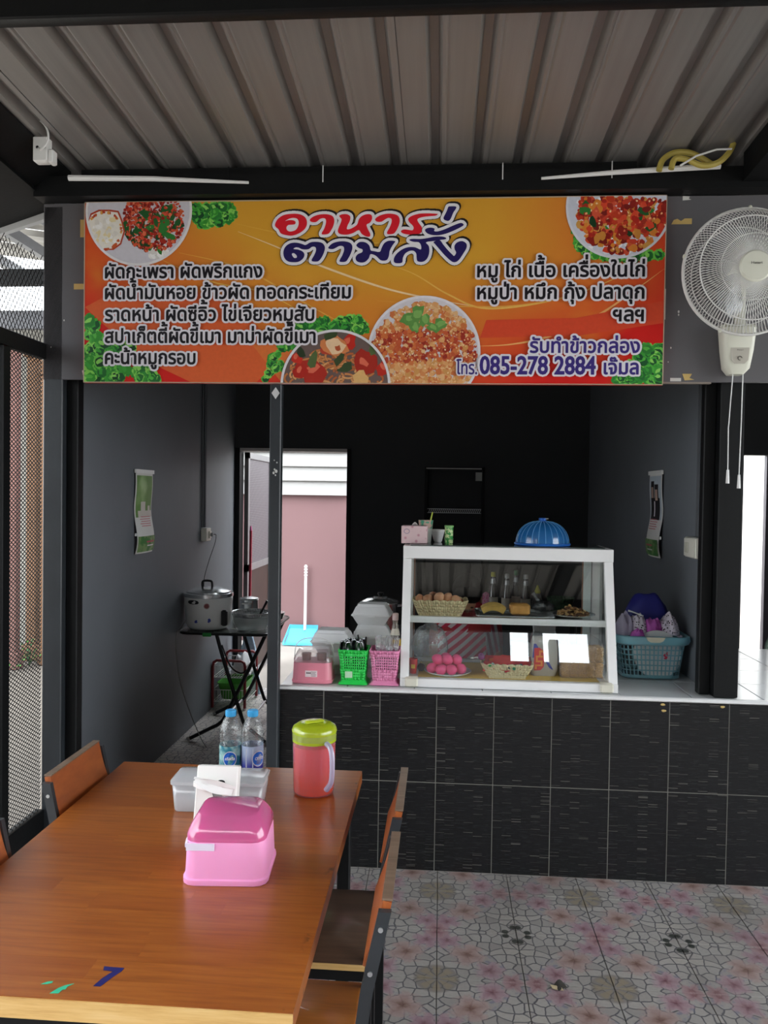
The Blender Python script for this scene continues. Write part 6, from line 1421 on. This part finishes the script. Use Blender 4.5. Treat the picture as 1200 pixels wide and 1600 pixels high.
DR = g.end(g.n('MixShader', {0: .55, 1: g.n('BsdfTranslucent', {0: rd}), 2: g.bsdf(Base_Color=rd, Roughness=.2)})); m = MB(); m.lathe([(.048, .003), (.0585, .007), (.0605, .014), (.0640, .148)], 40); m.build('drink', DR, jg)
MB().lathe([(.0665, .160), (.0670, .186), (.0685, .192), (.064, .203), (.05, .211), (.03, .212)], 40).build('lid', film('lime_lid', '#c6d828', .85, .2, .3, .4), jg); MB().lathe([(.0668, .168), (.0672, .186)], 40, cap=(False, False)).build('lid_skirt', film('lime_skirt', '#d7e07a', .55, .2, .2), jg)
ldk = MB().chamf(-.03, .03, -.011, .011, .212, .219, .003).build('lid_grip', mat('lime_grip', '#bccb2a', .4), jg, (0, 0, 0), (0, 0, .6)); HL = film('jug_handle', '#d8d6ea', .7, .15, .3)
MB().tube(crom([(.045, -.052, .165), (.060, -.075, .158), (.066, -.083, .13), (.066, -.084, .08), (.061, -.080, .055), (.048, -.074, .035)], 4), .008, 8, flat=1.).build('handle', HL, jg)
def water_bottle(label, x, y, rz, kind):
    t = thing('water_bottle', label, 'bottle', (x, y, .7508), rz, 'water bottles on the table'); PET = film('clear_pet', '#e6edf0', .06, .04, .35, .5, .25, 60)
    m = MB(); m.lathe([(.020, .002), (.030, 0), (.034, .006), (.034, .05), (.0332, .055), (.034, .06), (.0345, .115), (.0335, .12), (.0345, .125), (.0345, .142), (.031, .160), (.022, .180), (.0135, .190), (.0135, .198)], 28, cap=(True, False)); m.build('bottle_wall', PET, t)
    MB().lathe([(.031, .003), (.0325, .01), (.0325, .10)], 24).build('water', film('still_water', '#dfe8ec', .05, .02, .1), t)
    MB().lathe([(.0165, .190), (.0175, .193), (.0175, .207), (.0155, .209)], 24).build('cap', mat('sky_blue_cap', '#3fa5e0', .4, 0, .04), t)
    g = G('bottle_label_%d' % kind); P_ = g.xyz(g.obj())
    if kind == 0: c = g.mix(g.step(g.noise(g.obj(), 30, 2), .42, .6), '#2a7f94', '#9cc7c4')
    else: c = g.mix(g.step(P_[2], .03, .085), '#2a2f92', '#a6b4cf')
    LB_ = g.end(g.bsdf(Base_Color=c, Roughness=.3)); lbm = MB().lathe([(.0349, .026), (.0353, .060), (.0352, .100)], 28, cap=(False, False)).build('label', LB_, t)
    def patch(nm, a0, a1, z0, z1, mt_, ell=False, r=.0358):
        m = MB()
        if ell: pts = [((a0+a1)/2+(a1-a0)/2*math.cos(q), (z0+z1)/2+(z1-z0)/2*math.sin(q)) for q in [2*PI*k/20 for k in range(20)]]
        else: pts = [(a0, z0), (a1, z0), (a1, z1), (a0, z1)]
        m.add([(r*math.cos(a), r*math.sin(a), z) for a, z in pts], [tuple(range(len(pts)))]); m.build(nm, mt_, lbm, sharp=0)
    s = -1.35 if kind == 0 else -.75
    patch('logo_rim', s-.62, s+.62, .036, .086, PW, True, .0362); patch('logo', s-.56, s+.56, .039, .083, mat('logo_blue', '#1f63c8', .3, 0, .2), True, .0367)
    a = s; lettering('lettering', 'คริสตัล' if kind == 0 else 'CRYST', lbm, [PW], (.0375*math.cos(a), .0375*math.sin(a), .059), (-math.sin(a), math.cos(a), 0), (0, 0, 1), (math.cos(a), math.sin(a), 0), .030, .0075, xh=.6, center=True, bold=.0004, cell=.0004)
    if kind: patch('info_panel', -1.95, -1.25, .034, .094, mat('pale_panel', '#c3cad6', .4), False, .0360)
    return t
water_bottle('water bottle with teal label and blue cap beside the panelled one', -.158, -.975, 0, 0); water_bottle('water bottle with violet blue label and pale panel', -.088, -.968, 0, 1)
